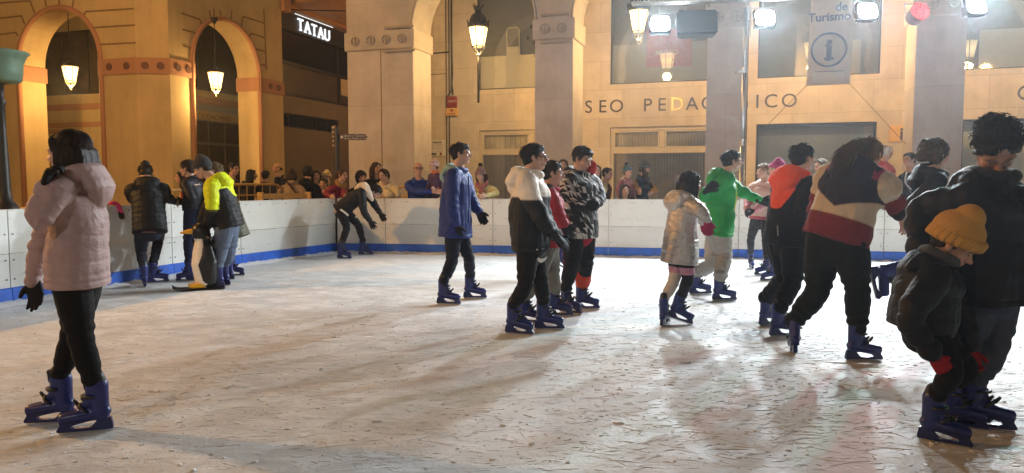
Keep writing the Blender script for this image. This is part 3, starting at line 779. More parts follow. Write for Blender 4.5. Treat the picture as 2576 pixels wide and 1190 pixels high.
LANT.append(lantern('lit lantern in the arch above the shop entrance of the amber building', at(543, 200, 21.5), False, 1.0, 1.6))
q = FO+U*(-5.44)+V*.55
LANT.append(lantern('ornate iron lantern with crowned cap lit beside the pillar of the museum arcade', at(1203, 92, q.y), True, 1.05, 1.5, True))
q = FO+U*(-1.80)+V*.55
LANT.append(lantern('lit lantern hanging behind the truss left of the floodlights', at(1607, 52, q.y), True, 1.05, 1.5))
q = FO+U*1.89+V*.95
LANT.append(lantern('lit lantern hanging behind the tourist banner', at(2085, 30, q.y), True, 1.05, 1.5))
q = FO+U*5.65+V*.55
LANT.append(lantern('lit lantern in the arch beyond the right edge of the photo', at(2085, 30, q.y)*0+Vec((q.x, q.y, 4.62)), True, 1.05, 1.5))
# left street lamp post with green collar
sp = thing('lamp_post', 'black cast iron lamp post with green bowl at the left edge of the photo', 'lamp post', (at(2, 300, 9.0).x, 9.0, GZ))
k = 9.0/1861
MB().lathe([(.30, 0), (.30, .12), (.22, .2), (.17, .55), (.13, .75), (.16, .95), (.17, 1.02), (.14, 1.10), (.09, 1.16), (.075, 1.3), (.055, 2.0), (.05, 2.30), (.075, 2.34), (.05, 2.38), (.05, 2.55), (.14, 2.58)], n=20).build('column', M['iron'], sp, smooth=True)
MB().lathe([(.05, 2.56), (.20, 2.575), (.24, 2.60), (.255, 2.72), (.26, 2.80), (.30, 2.90), (.33, 2.925), (.325, 2.94), (.05, 2.945)], n=24).build('bowl', M['green_iron'], sp, smooth=True)
# finger post
fx = at(848, 400, 14.6); fp = thing('finger_post', 'dark street finger post with brown direction signs beside the museum corner', 'signpost', (fx.x, fx.y, GZ))
MB().lathe([(.055, 0), (.055, 2.42), (.045, 2.46), (.0, 2.47)], n=12).build('pole', M['frame_dark'], fp)
z0 = at(880, 345, 14.6).z-GZ
sgn = MB().prism([(.06, z0-.055), (.56, z0-.06), (.60, z0), (.56, z0+.06), (.06, z0+.06)], -.02, .02).build('finger_sign', M['brown_sign'], fp)
text('lettering', 'Iglesia y Claustro', .062, .001, M['sign_white'], sgn, (.145, -.024, z0+.008)); text('lettering', 'de San Pedro el Viejo', .056, .001, M['sign_white'], sgn, (.145, -.024, z0-.045))
MB().cyl((.105, -.021, z0), (.105, -.026, z0), .03, 12).build('emblem', M['sign_white'], sgn)
for k in range(5):
    zz = z0+.20-k*.088
    s = MB().prism([(-.055, zz-.035), (-.30, zz-.037), (-.34, zz), (-.30, zz+.037), (-.055, zz+.037)], -.015, .015); 
    o = s.build('finger_sign', M['brown_sign'], fp); o.rotation_euler = (0, 0, R(-62))
    MB().box(-.27, -.09, -.0175, -.016, zz-.006, zz+.006).build('lettering', M['sign_white'], o)
# crowd barriers
def barrier(label, a, b_, h=1.08):
    a = Vec(a); b_ = Vec(b_); d = b_-a; L = d.length; t = thing('crowd_barrier', label, 'barrier', a, math.atan2(d.y, d.x), 'yellow crowd barriers behind the boards')
    f = MB(); r = .24
    pts = [(0, 0, .12), (0, 0, h-r)]+[(r-r*math.cos(k*math.pi/8), 0, h-r+r*math.sin(k*math.pi/8)) for k in range(1, 5)]+[(L-r+r*math.sin(k*math.pi/8), 0, h-r+r*math.cos(k*math.pi/8)) for k in range(0, 5)]+[(L, 0, .12)]
    f.tube(pts, .024, 8); f.tube([(0, 0, .3), (L, 0, .3)], .02, 8); f.tube([(.02, 0, h-.2), (L-.02, 0, h-.2)], .015, 8); f.build('frame', M['yellow_paint'], t, smooth=True)
    n = int(L/.16); m = MB()
    for k in range(1, n): m.tube([(L*k/n, 0, .3), (L*k/n, 0, h-.01)], .010, 6)
    m.build('bars', M['yellow_paint'], t)
    for x in (.15, L-.15): MB().tube([(x, -.3, 0), (x, -.25, .06), (x, .25, .06), (x, .3, 0)], .018, 6).tube([(x, 0, .05), (x, 0, .3)], .018, 6).build('foot', M['yellow_paint'], t)
    return t
def bp(u, Y): p = at(u, 480, Y); return (p.x, p.y, GZ)
def hz(u, v, Y): return at(u, v, Y).z-GZ
barrier('yellow crowd barrier with rounded corners in front of the crowd by the right arch pier', bp(560, 13.6), bp(716, 14.6), hz(660, 464, 14.2))
barrier('yellow crowd barrier between the girl in pink and the boy leaning on the boards', bp(405, 11.6), bp(520, 12.4), hz(470, 478, 12))
barrier('yellow crowd barrier beside the girl in the cream jacket at the corner pillar', bp(985, 15.6), bp(1062, 15.4), hz(1020, 470, 15.5))
barrier('low yellow crowd barrier behind the girl in pink at the far left', bp(20, 9.6), bp(290, 10.6), hz(100, 521, 10))
t = thing('trestle_rail', 'low yellow wooden rail on two posts behind the boards near the corner', 'rail', bp(655, 13.0))
p0 = Vec((0, 0, 0)); p1 = Vec(bp(775, 13.6))-Vec(bp(655, 13.0)); hh = hz(715, 486, 13.3)
MB().bar(p0+Vec((0, 0, hh-.05)), p1+Vec((0, 0, hh-.05)), .05, .09).build('rail', M['yellow_paint'], t)
for p in (p0, p1): MB().bar(p, p+Vec((0, 0, hh+.02)), .09, .09).build('post', M['yellow_paint'], t)

# ================================================================== truss and floods
FL = [(1660, 62, 13.0), (1923, 47, 12.65), (2180, 30, 12.3), (2453, 17, 11.95), (2740, 4, 11.6)]
TA = at(1590, 13, 13.1); TB = at(2740, -30, 11.5); tdir = (TB-TA).normalized(); TC = TB+tdir*2.5
tr = thing('light_truss', 'aluminium lattice truss carrying the floodlights above the back boards', 'truss', TA)
up = Vec((0, 0, 1)); sd = tdir.cross(up).normalized(); L = (TC-TA).length
ch = [Vec((0, 0, 0)), sd*.16+up*.22-sd*.08, sd*.16]
m = MB()
for c in ch: m.tube([c, c+tdir*L], .022, 8)
m.build('chords', M['alu'], tr, smooth=True); m = MB(); n = int(L/.25)
for k in range(n):
    a = tdir*(L*k/n); b4 = tdir*(L*(k+.5)/n); c4 = tdir*(L*(k+1)/n)
    for i in range(3): m.tube([ch[i]+a, ch[(i+1) % 3]+b4], .009, 6).tube([ch[(i+1) % 3]+b4, ch[i]+c4], .009, 6)
m.build('lattice', M['alu'], tr)
sx0 = at(1876, 20, 13.05)
st = thing('truss_stand', 'tall galvanised stand pole holding the truss in front of the third pillar', 'stand', (sx0.x, sx0.y, GZ))
zt = sx0.z-GZ
MB().tube([(0, 0, 0), (0, 0, 2.1)], .045, 12).build('lower_tube', M['steel'], st, smooth=True)
MB().tube([(0, 0, 2.08), (0, 0, 3.35)], .036, 12).build('middle_tube', M['steel'], st, smooth=True)
MB().tube([(0, 0, 3.33), (0, 0, zt)], .028, 12).build('upper_tube', M['steel'], st, smooth=True)
MB().tube([(0, 0, 2.02), (0, 0, 2.14)], .055, 10).tube([(0, 0, 3.28), (0, 0, 3.38)], .046, 10).tube([(0, -.02, 3.31), (-.13, -.04, 3.29)], .016, 6).ball((-.15, -.04, 3.29), .03).build('clamp', M['steel'], st)
MB().tube([(.06, .0, 0), (.06, 0, zt-.2)], .008, 6).build('cable', M['cable'], st)
for a in (0, 2.1, 4.2): MB().tube([(.05*math.cos(a), .05*math.sin(a), .9), (.7*math.cos(a), .7*math.sin(a), .03)], .016, 8).build('leg', M['steel'], st)
FLP = []
for i, (u, v, Y) in enumerate(FL):
    p = at(u, v, Y); w = 46/1861*Y; hgt = 40/1861*Y
    aim = (Vec((-.5+i*.5, 3.0, 0))-p).normalized()
    t = thing('floodlight', ['lit white floodlight nearest the lantern at the left end of the truss', 'lit white floodlight just right of the black loudspeaker', 'lit white floodlight right of the tourist banner', 'lit white floodlight right of the red stage light', 'lit white floodlight beyond the right edge'][i], 'floodlight', p, 0, 'white floodlights on the truss')
    t.rotation_euler = (-R(18), 0, R(-6+i*3))   # tilted down; lamp face towards -y
    h = MB().box(-w/2-.02, w/2+.02, -.03, .08, -hgt/2-.02, hgt/2+.02).build('housing', M['black_plastic'], t, bevel=.015)
    fins = MB()
    for k in range(7): fins.box(-w/2+k*w/6.5, -w/2+k*w/6.5+.01, .08, .13, -hgt/2, hgt/2)
    fins.build('fins', M['black_plastic'], t)
    rc = .07; MB().prism([(sx_*(w/2-rc)+rc*math.cos(a_+q_*math.pi/8), sz_*(hgt/2-rc)+rc*math.sin(a_+q_*math.pi/8)) for sx_, sz_, a_ in ((1, 1, 0), (-1, 1, math.pi/2), (-1, -1, math.pi), (1, -1, math.pi*1.5)) for q_ in range(5)], -.045, -.031).build('lens', M['emit_flood'], t)
    MB().tube([(-w/2-.03, .03, 0), (-w/2-.03, .03, hgt/2+.08), (w/2+.03, .03, hgt/2+.08), (w/2+.03, .03, 0)], .012, 6).tube([(0, .03, hgt/2+.08), (0, .03, hgt/2+.22)], .014, 6).build('bracket', M['alu'], t)
    FLP.append((p, t))
p = at(2310, 33, 12.15)
rl = thing('stage_light', 'round red LED stage light glowing on the truss', 'stage light', p); rl.rotation_euler = (-R(20), 0, 0)
MB().tube([(0, -.06, 0), (0, .02, 0), (0, .16, 0), (0, .2, 0)], [.15, .145, .13, .06], 20).build('housing', M['black_plastic'], rl, smooth=False)
rw = MB()
for k, (rr, n) in enumerate(((0, 1), (.045, 6), (.09, 12), (.125, 16))):
    for j in range(n): rw.ball((rr*math.cos(2*math.pi*j/n), -.062, rr*math.sin(2*math.pi*j/n)), (.021, .012, .021), 8, 5)
rw.build('led_lens', M['emit_red'], rl)
MB().tube([(-.17, .05, 0), (-.17, .05, .2), (.17, .05, .2), (.17, .05, 0)], .012, 6).tube([(0, .05, .2), (0, .05, .32)], .014, 6).build('bracket', M['alu'], rl)
p = at(1752, 62, 12.8)
ls = thing('loudspeaker', 'black loudspeaker lying sideways under the truss', 'loudspeaker', p); ls.rotation_euler = (-R(12), 0, R(-8)); w = 98/1861*12.8/2; h = 62/1861*12.8/2
MB().add([(-w, -.14, -h), (w, -.14, -h), (w*.92, .20, -h*.8), (-w*.92, .20, -h*.8), (-w, -.14, h), (w, -.14, h), (w*.92, .20, h*.8), (-w*.92, .20, h*.8)], [(0, 1, 5, 4), (1, 2, 6, 5), (2, 3, 7, 6), (3, 0, 4, 7), (4, 5, 6, 7), (3, 2, 1, 0)]).build('cabinet', M['black_plastic'], ls, bevel=.03)
MB().box(-w*.92, w*.92, -.155, -.142, -h*.85, h*.85).build('grille', M['frame_dark'], ls, bevel=.006)
MB().tube([(-w*.5, .0, h), (-w*.5, 0, h+.12)], .015, 6).tube([(w*.5, .0, h), (w*.5, 0, h+.12)], .015, 6).build('bracket', M['alu'], ls)
MB().box(-w-.012, -w-.002, -.05, .05, -h*.2, h*.5).box(w+.002, w+.012, -.05, .05, -h*.2, h*.5).build('handle', M['alu'], ls)
# ================================================================== people: tools
def col_mat(name, rough, metal=0.0, bump=.25, bscale=220, sheen=0.0, spec=.35, coat=0.0, blot=.12, wrink=.32):
    t = NT(name); a = t.n('Attribute'); a.attribute_name = 'Col'; co = t.coord()
    n = t.ramp(t.noise(co, 9, 4, .6), [(.3, 1-blot), (.7, 1+blot*.6)])
    cc = t.mix(1, a.outputs['Color'], n, 'MULTIPLY')
    h = t.math('ADD', t.noise(co, bscale, 2), t.math('MULTIPLY', t.noise(co, 30, 4, .6), 1.4))
    wr = t.noise(t.coord(scale=(1, 1, 1.6)), 11, 3, .6, .5)
    nb = t.bump(wr, wrink, .03)
    t.bsdf(cc, rough, metal, t.bump(h, bump, .004, nb), Sheen_Weight=sheen, Specular_IOR_Level=spec, Coat_Weight=coat); return t.m
M['cloth'] = col_mat('cloth', .85, sheen=.03, spec=.15)
M['nylon'] = col_mat('nylon', .6, bump=.2, spec=.25, wrink=.36)
M['metallic_cloth'] = col_mat('metallic_cloth', .40, .45, bump=.3, bscale=120, wrink=.8)
M['knit'] = col_mat('knit', .9, bump=.7, bscale=110, sheen=.1, wrink=.1)
M['glove'] = col_mat('glove', .7, bump=.3, spec=.2)
M['leather'] = col_mat('leather', .38, bump=.15, wrink=.05)
def skin_mat():
    t = NT('skin'); a = t.n('Attribute'); a.attribute_name = 'Col'; co = t.coord()
    n = t.ramp(t.noise(co, 14, 4, .6), [(.3, .92), (.7, 1.05)])
    cc = t.mix(1, a.outputs['Color'], n, 'MULTIPLY')
    t.bsdf(cc, .48, 0, t.bump(t.noise(co, 160, 3), .12, .002), Subsurface_Weight=.12, Subsurface_Radius=(.02, .008, .004), Specular_IOR_Level=.4); return t.m
M['skin'] = skin_mat()
def hair_mat():
    t = NT('hair'); a = t.n('Attribute'); a.attribute_name = 'Col'
    s = t.noise(t.coord(scale=(60, 60, 7)), 2.2, 4, .6, .6)
    cc = t.mix(1, a.outputs['Color'], t.ramp(s, [(.3, .55), (.7, 1.35)]), 'MULTIPLY')
    t.bsdf(cc, .6, 0, t.bump(s, .5, .005), Specular_IOR_Level=.22); return t.m
M['hair'] = hair_mat()
def print_mat():
    t = NT('geometric_print'); co = t.coord(scale=(24, 24, 24)); ns = t.n('TexNoise'); t.l(co, ns.inputs[0]); ns.inputs['Scale'].default_value = .45
    ad = t.n('VectorMath', operation='MULTIPLY_ADD'); t.l(ns.outputs['Color'], ad.inputs[0]); ad.inputs[1].default_value = (.9, .9, .9); t.l(co, ad.inputs[2])
    sp = t.n('SeparateXYZ'); t.l(ad.outputs[0], sp.inputs[0])
    a = t.math('ADD', t.math('ADD', sp.outputs['X'], t.math('MULTIPLY', sp.outputs['Z'], .35)), t.math('MULTIPLY', sp.outputs['Y'], .7)); b = t.math('ADD', t.math('MULTIPLY', sp.outputs['Z'], .75), t.math('MULTIPLY', sp.outputs['Y'], .3))
    dg = t.math('GREATER_THAN', t.math('ADD', t.math('FRACT', a), t.math('FRACT', b)), 1.0)
    cb = t.n('CombineXYZ'); t.l(t.math('FLOOR', a), cb.inputs[0]); t.l(t.math('FLOOR', b), cb.inputs[1]); t.l(t.math('MULTIPLY', dg, 7.3), cb.inputs[2])
    wn = t.n('TexWhiteNoise'); t.l(cb.outputs[0], wn.inputs['Vector'])
    c = t.ramp(wn.outputs['Value'], [(0, (.008, .008, .010)), (.56, (.07, .068, .065)), (.68, (.28, .27, .25)), (.80, (.60, .58, .54))], 'CONSTANT')
    t.bsdf(c, .65, 0, t.bump(t.noise(co, 2, 4), .3, .01), Specular_IOR_Level=.25); return t.m
M['geo_print'] = print_mat()
def camo_mat():
    t = NT('camo_cloth'); co = t.coord()
    c = t.ramp(t.noise(co, 13, 3, .5, .6), [(.42, (.10, .095, .06)), (.5, (.055, .06, .035)), (.57, (.15, .14, .10)), (.63, (.04, .04, .03))], 'CONSTANT')
    t.bsdf(c, .75, 0, t.bump(t.noise(co, 35, 3), .3, .004)); return t.m
M['camo'] = camo_mat()
M['eye_white'] = plain('eye_white', (.30, .27, .25), .25, var=0.02, bump=0)
M['eye_dark'] = plain('eye_dark', (.02, .012, .008), .2, var=.02, bump=0)
M['skate_blue'] = plain('skate_blue', (.010, .019, .125), .36, var=.25, scale=14, bump=.12, bscale=40)
M['skate_holder'] = plain('skate_holder', (.007, .013, .085), .34, var=.2, scale=14, bump=.05)
M['skate_black'] = plain('skate_black', (.012, .012, .014), .5, var=.2, scale=20, bump=.2)
M['blade_steel'] = plain('blade_steel', (.6, .6, .6), .25, .95, var=.1)

_w = RNG.normal(size=(10, 3)); _w /= np.linalg.norm(_w, axis=1)[:, None]; _ph = RNG.uniform(0, 6.28, 10); _fr = np.array([.7, .9, 1, 1.2, 1.5, 1.8, 2.1, 2.5, 3, 3.6])
def pnoise(co, f, ph=0.0):
    s = np.zeros(len(co))
    for i in range(10): s += np.sin(co@_w[i]*f*_fr[i]+_ph[i]+ph*(i+1))/_fr[i]**.7
    return s/3.2
def get_co(me):
    a = np.empty(len(me.vertices)*3, np.float32); me.vertices.foreach_get('co', a); return a.reshape(-1, 3).astype(np.float64)
def get_no(me):
    a = np.empty(len(me.vertices)*3, np.float32); me.vertex_normals.foreach_get('vector', a); return a.reshape(-1, 3).astype(np.float64)
def set_co(me, co): me.vertices.foreach_set('co', co.astype(np.float32).ravel()); me.update()
def set_col(me, c):
    n = len(me.vertices); c = np.asarray(c, float)
    if c.ndim == 1: c = np.tile(c, (n, 1))
    at_ = me.color_attributes.new('Col', 'FLOAT_COLOR', 'POINT'); out = np.ones((n, 4), np.float32); out[:, :3] = c; at_.data.foreach_set('color', out.ravel())
def remesh(mb, voxel, smooth=4, fac=.5):
    me = mb.mesh('t'); o = bpy.data.objects.new('t', me); col.objects.link(o)
    m = o.modifiers.new('r', 'REMESH'); m.mode = 'VOXEL'; m.voxel_size = voxel; m.use_smooth_shade = True
    if smooth: s = o.modifiers.new('s', 'SMOOTH'); s.factor = fac; s.iterations = smooth
    dg = bpy.context.evaluated_depsgraph_get(); r = bpy.data.meshes.new_from_object(o.evaluated_get(dg))
    bpy.data.objects.remove(o); bpy.data.meshes.remove(me)
    r.polygons.foreach_set('use_smooth', [True]*len(r.polygons)); return r
class Chain:
    """a limb that remembers its axis, for colouring and folds"""
    def __init__(s, pid, pts, rads):
        s.pid = pid; P = []; A = []; Rr = []
        pts = [np.array(p, float) for p in pts]; rr = [max(r) if hasattr(r, '__len__') else r for r in rads]; L = 0
        for i in range(len(pts)-1):
            l = np.linalg.norm(pts[i+1]-pts[i])
            for k in range(12):
                t = k/12; P.append(pts[i]*(1-t)+pts[i+1]*t); A.append(L+l*t); Rr.append(rr[i]*(1-t)+rr[i+1]*t)
            L += l
        P.append(pts[-1]); A.append(L); Rr.append(rr[-1]); s.P = np.array(P); s.A = np.array(A); s.R = np.array(Rr); s.L = L
def classify(co, chains):
    best = np.full(len(co), 1e9); pid = np.zeros(len(co), int); along = np.zeros(len(co)); t = np.zeros(len(co))
    for c in chains:
        d = np.linalg.norm(co[:, None, :]-c.P[None], axis=2)/c.R[None]; k = d.argmin(1); dm = d[np.arange(len(co)), k]
        T = np.gradient(c.P, axis=0); T /= np.linalg.norm(T, axis=1)[:, None]+1e-9
        ak = c.A[k]+np.clip(((co-c.P[k])*T[k]).sum(1), -c.L/len(c.P), c.L/len(c.P))
        w = dm < best; best[w] = dm[w]; pid[w] = c.pid; along[w] = ak[w]; t[w] = (ak/max(c.L, 1e-6))[w]
    return pid, along, t
def ik(a, b, l1, l2, hint):
    a = Vec(a); b = Vec(b); d = b-a; L = d.length
    if L > (l1+l2)*.995: s = L/(l1+l2)*1.003; l1 *= s; l2 *= s
    if L < abs(l1-l2)*1.05: L = abs(l1-l2)*1.05
    x = (l1*l1-l2*l2+L*L)/(2*L); h = math.sqrt(max(l1*l1-x*x, 0)); dn = d.normalized()
    hh = Vec(hint); hh = hh-dn*hh.dot(dn); hh.normalize(); return a+dn*x+hh*h
def frame(yaw, pitch=0, roll=0):
    y, p, r = R(yaw), R(pitch), R(roll)
    f = Vec((math.cos(y)*math.cos(p), math.sin(y)*math.cos(p), math.sin(p))); l = Vec((-math.sin(y), math.cos(y), 0)); u = f.cross(l)
    q = Quaternion(f, r); l = q@l; u = q@u; return l, f, u

# ---------------- one skate, modelled once, copied for every foot
def make_skate():
    t = bpy.data.objects.new('skate', None)
    b = MB()
    b.limb([(-.085, 0, .125), (-.03, 0, .118), (.06, 0, .108), (.135, 0, .100)], [(.040, .036), (.044, .040), (.047, .038), (.040, .030)], 14, side=(0, 1, 0))
    b.limb([(-.055, 0, .13), (-.050, 0, .20), (-.045, 0, .285)], [(.042, .055), (.046, .060), (.052, .066)], 16, side=(0, 1, 0))
    b.limb([(.03, 0, .145), (-.01, 0, .20), (-.025, 0, .26)], [(.03, .025), (.034, .03), (.036, .03)], 12, side=(0, 1, 0))
    b.box(-.105, .155, -.034, .034, .078, .096)
    me = remesh(b, .006, 4); boot = link('boot', me, M['skate_blue'], t)
    # holder with its opening
    outer = [(-.118, .088), (-.125, .045), (-.130, .028), (-.125, .016), (.165, .016), (.172, .024), (.165, .042), (.150, .060), (.162, .088)]
    hole = [(-.045, .076), (-.005, .034), (.085, .036), (.100, .046), (.07, .058)]
    h = MB()
    y0, y1 = -.016, .016
    bmm = bmesh.new()
    # ring of quads between matched outer and hole outlines
    o2 = [(-.118, .088), (-.128, .036), (-.125, .016), (.02, .016), (.165, .016), (.172, .026), (.152, .060), (.162, .088), (.02, .088)]
    h2 = [(-.045, .078), (-.030, .058), (-.008, .036), (.03, .033), (.088, .036), (.098, .043), (.092, .052), (.06, .060), (.0, .072)]
    n = len(o2); vs = []
    for y in (y0, y1):
        vs += [(x, y, z) for x, z in o2]; vs += [(x, y, z) for x, z in h2]
    fs = []
    for i in range(n):
        j = (i+1) % n
        fs += [(i, j, n+j, n+i), (2*n+j, 2*n+i, 3*n+i, 3*n+j), (i, 2*n+i, 2*n+j, j), (n+j, 3*n+j, 3*n+i, n+i)]
    h.add(vs, fs); h.build('blade_holder', M['skate_holder'], t, bevel=.003)
    MB().box(-.122, .162, -.002, .002, 0, .0155).build('blade', M['blade_steel'], t)
    s = MB()
    for (x, z, rz, rx, dx, dz) in ((.035, .155, .050, .034, .012, .0), (-.005, .235, .056, .058, -.02, .012)):
        pts = []
        for k in range(9):
            a = -1.75+3.5*k/8; pts.append((x-.035+rx*1.1*math.cos(a)+.01, rz*math.sin(a), z+(.030 if rx < .04 else .0)*math.cos(a)-.01))
        s.tube(pts, .009, 6)
    s.tube([(.055, -.012, .165), (.075, -.015, .190), (.082, -.015, .20)], [.012, .010, .007], 6)
    s.tube([(.02, -.025, .180), (.045, -.028, .205)], [.012, .008], 6); s.ball((.03, 0, .16), (.035, .03, .016), 8, 5)
    s.build('buckle_straps', M['skate_black'], t, smooth=True)
    l = MB(); l.limb([(-.05, 0, .25), (-.045, 0, .30), (-.04, 0, .33)], [(.044, .056), (.047, .058), (.044, .054)], 14, side=(0, 1, 0))
    l.limb([(.01, 0, .27), (.02, 0, .335)], [(.03, .012), (.03, .008)], 10, side=(0, 1, 0))
    link('liner', remesh(l, .006, 2), M['skate_black'], t)
    return t
SKATE = make_skate()
def add_skate(root, mt, sc):
    parts = {}
    for ch in SKATE.children:
        c = ch.copy(); col.objects.link(c); parts[ch.name.split('.')[0]] = c
    bt = parts['boot']; bt.name = 'skate'; bt.parent = root; bt.matrix_local = mt@Mat.Scale(sc, 4)
    for k, c in parts.items():
        if k != 'boot': c.parent = bt; c.matrix_local = Mat()
    return bt
SHOE = None
def add_shoe(root, mt, sc, c=(.03, .025, .02)):
    global SHOE
    if SHOE is None:
        b = MB(); b.limb([(-.07, 0, .045), (0, 0, .05), (.08, 0, .04), (.15, 0, .035)], [(.036, .04), (.042, .045), (.045, .036), (.036, .028)], 12, side=(0, 1, 0))
        b.limb([(-.045, 0, .05), (-.04, 0, .12)], [.045, .048], 12); b.box(-.10, .17, -.04, .04, 0, .02); SHOE = remesh(b, .008, 3); set_col(SHOE, c); SHOE.materials.append(M['leather'])
    o = bpy.data.objects.new('shoe', SHOE); col.objects.link(o); o.parent = root; o.matrix_local = mt@Mat.Scale(sc, 4); return o

def hand(mb, w, d, n, ts, k, curl=.35, fat=1.0, spread=.12, thumb=.9):
    """w wrist, d finger direction, n palm side, ts thumb side direction"""
    d = Vec(d).normalized(); n = Vec(n); n = (n-d*n.dot(d)).normalized(); a = d.cross(n).normalized()
    if a.dot(Vec(ts)) < 0: a = -a
    w = Vec(w); kn = w+d*.085*k
    mb.limb([w-d*.02*k, w+d*.03*k, kn], [(.026*k*fat, .022*k*fat), (.036*k*fat, .019*k*fat), (.041*k*fat, .015*k*fat)], 12, side=a)
    for i, ln in enumerate((.074, .082, .076, .058)):
        off = (1.5-i)*.0215*k; p = kn+a*off-d*(.006*k*(1 if i in (0, 3) else 0)); fd = (d+a*(1.5-i)*spread*.5).normalized()
        pts = [p-fd*.02*k, p]; ang = curl*.5*(1+.15*i)
        for q, fr in enumerate((.42, .32, .26)):
            dd = fd*math.cos(ang)+n*math.sin(ang); p = p+dd*ln*fr*k; pts.append(p); ang += curl*(1.1-.15*q)
        r = .0095*k*fat; mb.limb(pts, [r*1.05, r*1.05, r, r*.92, r*.8], 8)
    p = w+d*.022*k+a*.026*k; dd = (d*.62+a*.75*thumb+n*.35).normalized(); p1 = p+dd*.042*k; p2 = p1+(dd*.6+d*.6+n*curl*.5).normalized()*.036*k
    r = .0115*k*fat; mb.limb([w+d*.012*k+a*.012*k, p, p1, p2], [r*1.2, r*1.15, r, r*.8], 8)

SKIN = (.50, .30, .21)
def add_head(mb, hc, h, ax, child=False):
    l, f, u = ax
    def p(x, y, z): return hc+l*(x*h)+f*(y*h)+u*(z*h)
    A = (l, f, u)
    mb.ball(p(0, -.07, .13), (.335*h, .415*h, .365*h), 20, 12, A)
    mb.ball(p(0, .085, -.10), (.275*h, .30*h, .37*h), 18, 12, A)
    mb.ball(p(0, .215, -.39), (.15*h, .14*h, .10*h), 12, 8, A)
    mb.limb([p(-.24, -.02, -.20), p(-.20, .10, -.34), p(0, .22, -.40), p(.20, .10, -.34), p(.24, -.02, -.20)], [.07*h]*5, 10)
    for s in (-1, 1):
        mb.ball(p(s*.155, .245, -.13), (.115*h, .12*h, .115*h), 12, 8, A)
        mb.limb([p(s*.03, .365, .055), p(s*.14, .355, .085), p(s*.25, .26, .06)], [.042*h, .048*h, .05*h], 8)
        mb.ball(p(s*.345, -.03, -.03), (.035*h, .085*h, .125*h), 10, 8, A); mb.ball(p(s*.33, .01, -.12), (.035*h, .05*h, .05*h), 8, 6, A)
        mb.ball(p(s*.055, .44, -.135), (.04*h, .045*h, .038*h), 8, 6, A)
        mb.ball(p(s*.145, .285, .015), (.075*h, .075*h, .06*h), 10, 8, A)
    mb.limb([p(0, .345, .06), p(0, .42, -.06), p(0, .475, -.12)], [.04*h, .045*h, .058*h], 10)
    mb.limb([p(-.105, .335, -.25), p(-.04, .385, -.235), p(.04, .385, -.235), p(.105, .335, -.25)], [.022*h, .034*h, .034*h, .022*h], 8)
    mb.limb([p(-.09, .33, -.275), p(0, .378, -.285), p(.09, .33, -.275)], [.022*h, .04*h, .022*h], 8)
def face_colour(co, hc, h, ax, skin, beard=None, mouth=False):
    l, f, u = ax; q = co-np.array(hc); x = q@np.array(l)/h; y = q@np.array(f)/h; z = q@np.array(u)/h
    c = np.tile(np.array(skin), (len(co), 1))
    def blend(mask, colr, k): 
        m = (mask*k)[:, None]; return c*(1-m)+np.array(colr)*m
    g = lambda d, s: np.exp(-(d/s)**2)
    front = (y > .12)&(abs(z) < .6)
    c = blend(front*g(abs(x)-.17, .09)*g(z+.13, .10), (skin[0]*1.05, skin[1]*.72, skin[2]*.72), .55)     # cheeks
    c = blend(front*g(x, .07)*g(z+.13, .07), (skin[0]*1.05, skin[1]*.75, skin[2]*.72), .5)               # nose
    c = blend(front*(g(x, .115)**2)*(g(z+.262, .036)), (.38, .12, .10), .75)
    c = blend(front*g(abs(x)-.145, .085)*g(z-.02, .045), (skin[0]*.55, skin[1]*.45, skin[2]*.42), .55)    # lids
    bz = .105-.05*(abs(x)-.14)**2/.01
    c = blend((y > .2)*(abs(x) > .045)*(abs(x) < .25)*g(z-bz, .026), (.05, .032, .022), .85)
    if mouth: c = blend(front*g(x, .06)*g(z+.262, .03), (.06, .01, .01), .9)
    if beard is not None: c = blend((y > -.05)*(z < -.17+.25*(abs(x) > .2))*(z > -.6)*(1-g(x, .1)*g(z+.262, .03)), beard, .9)
    return c
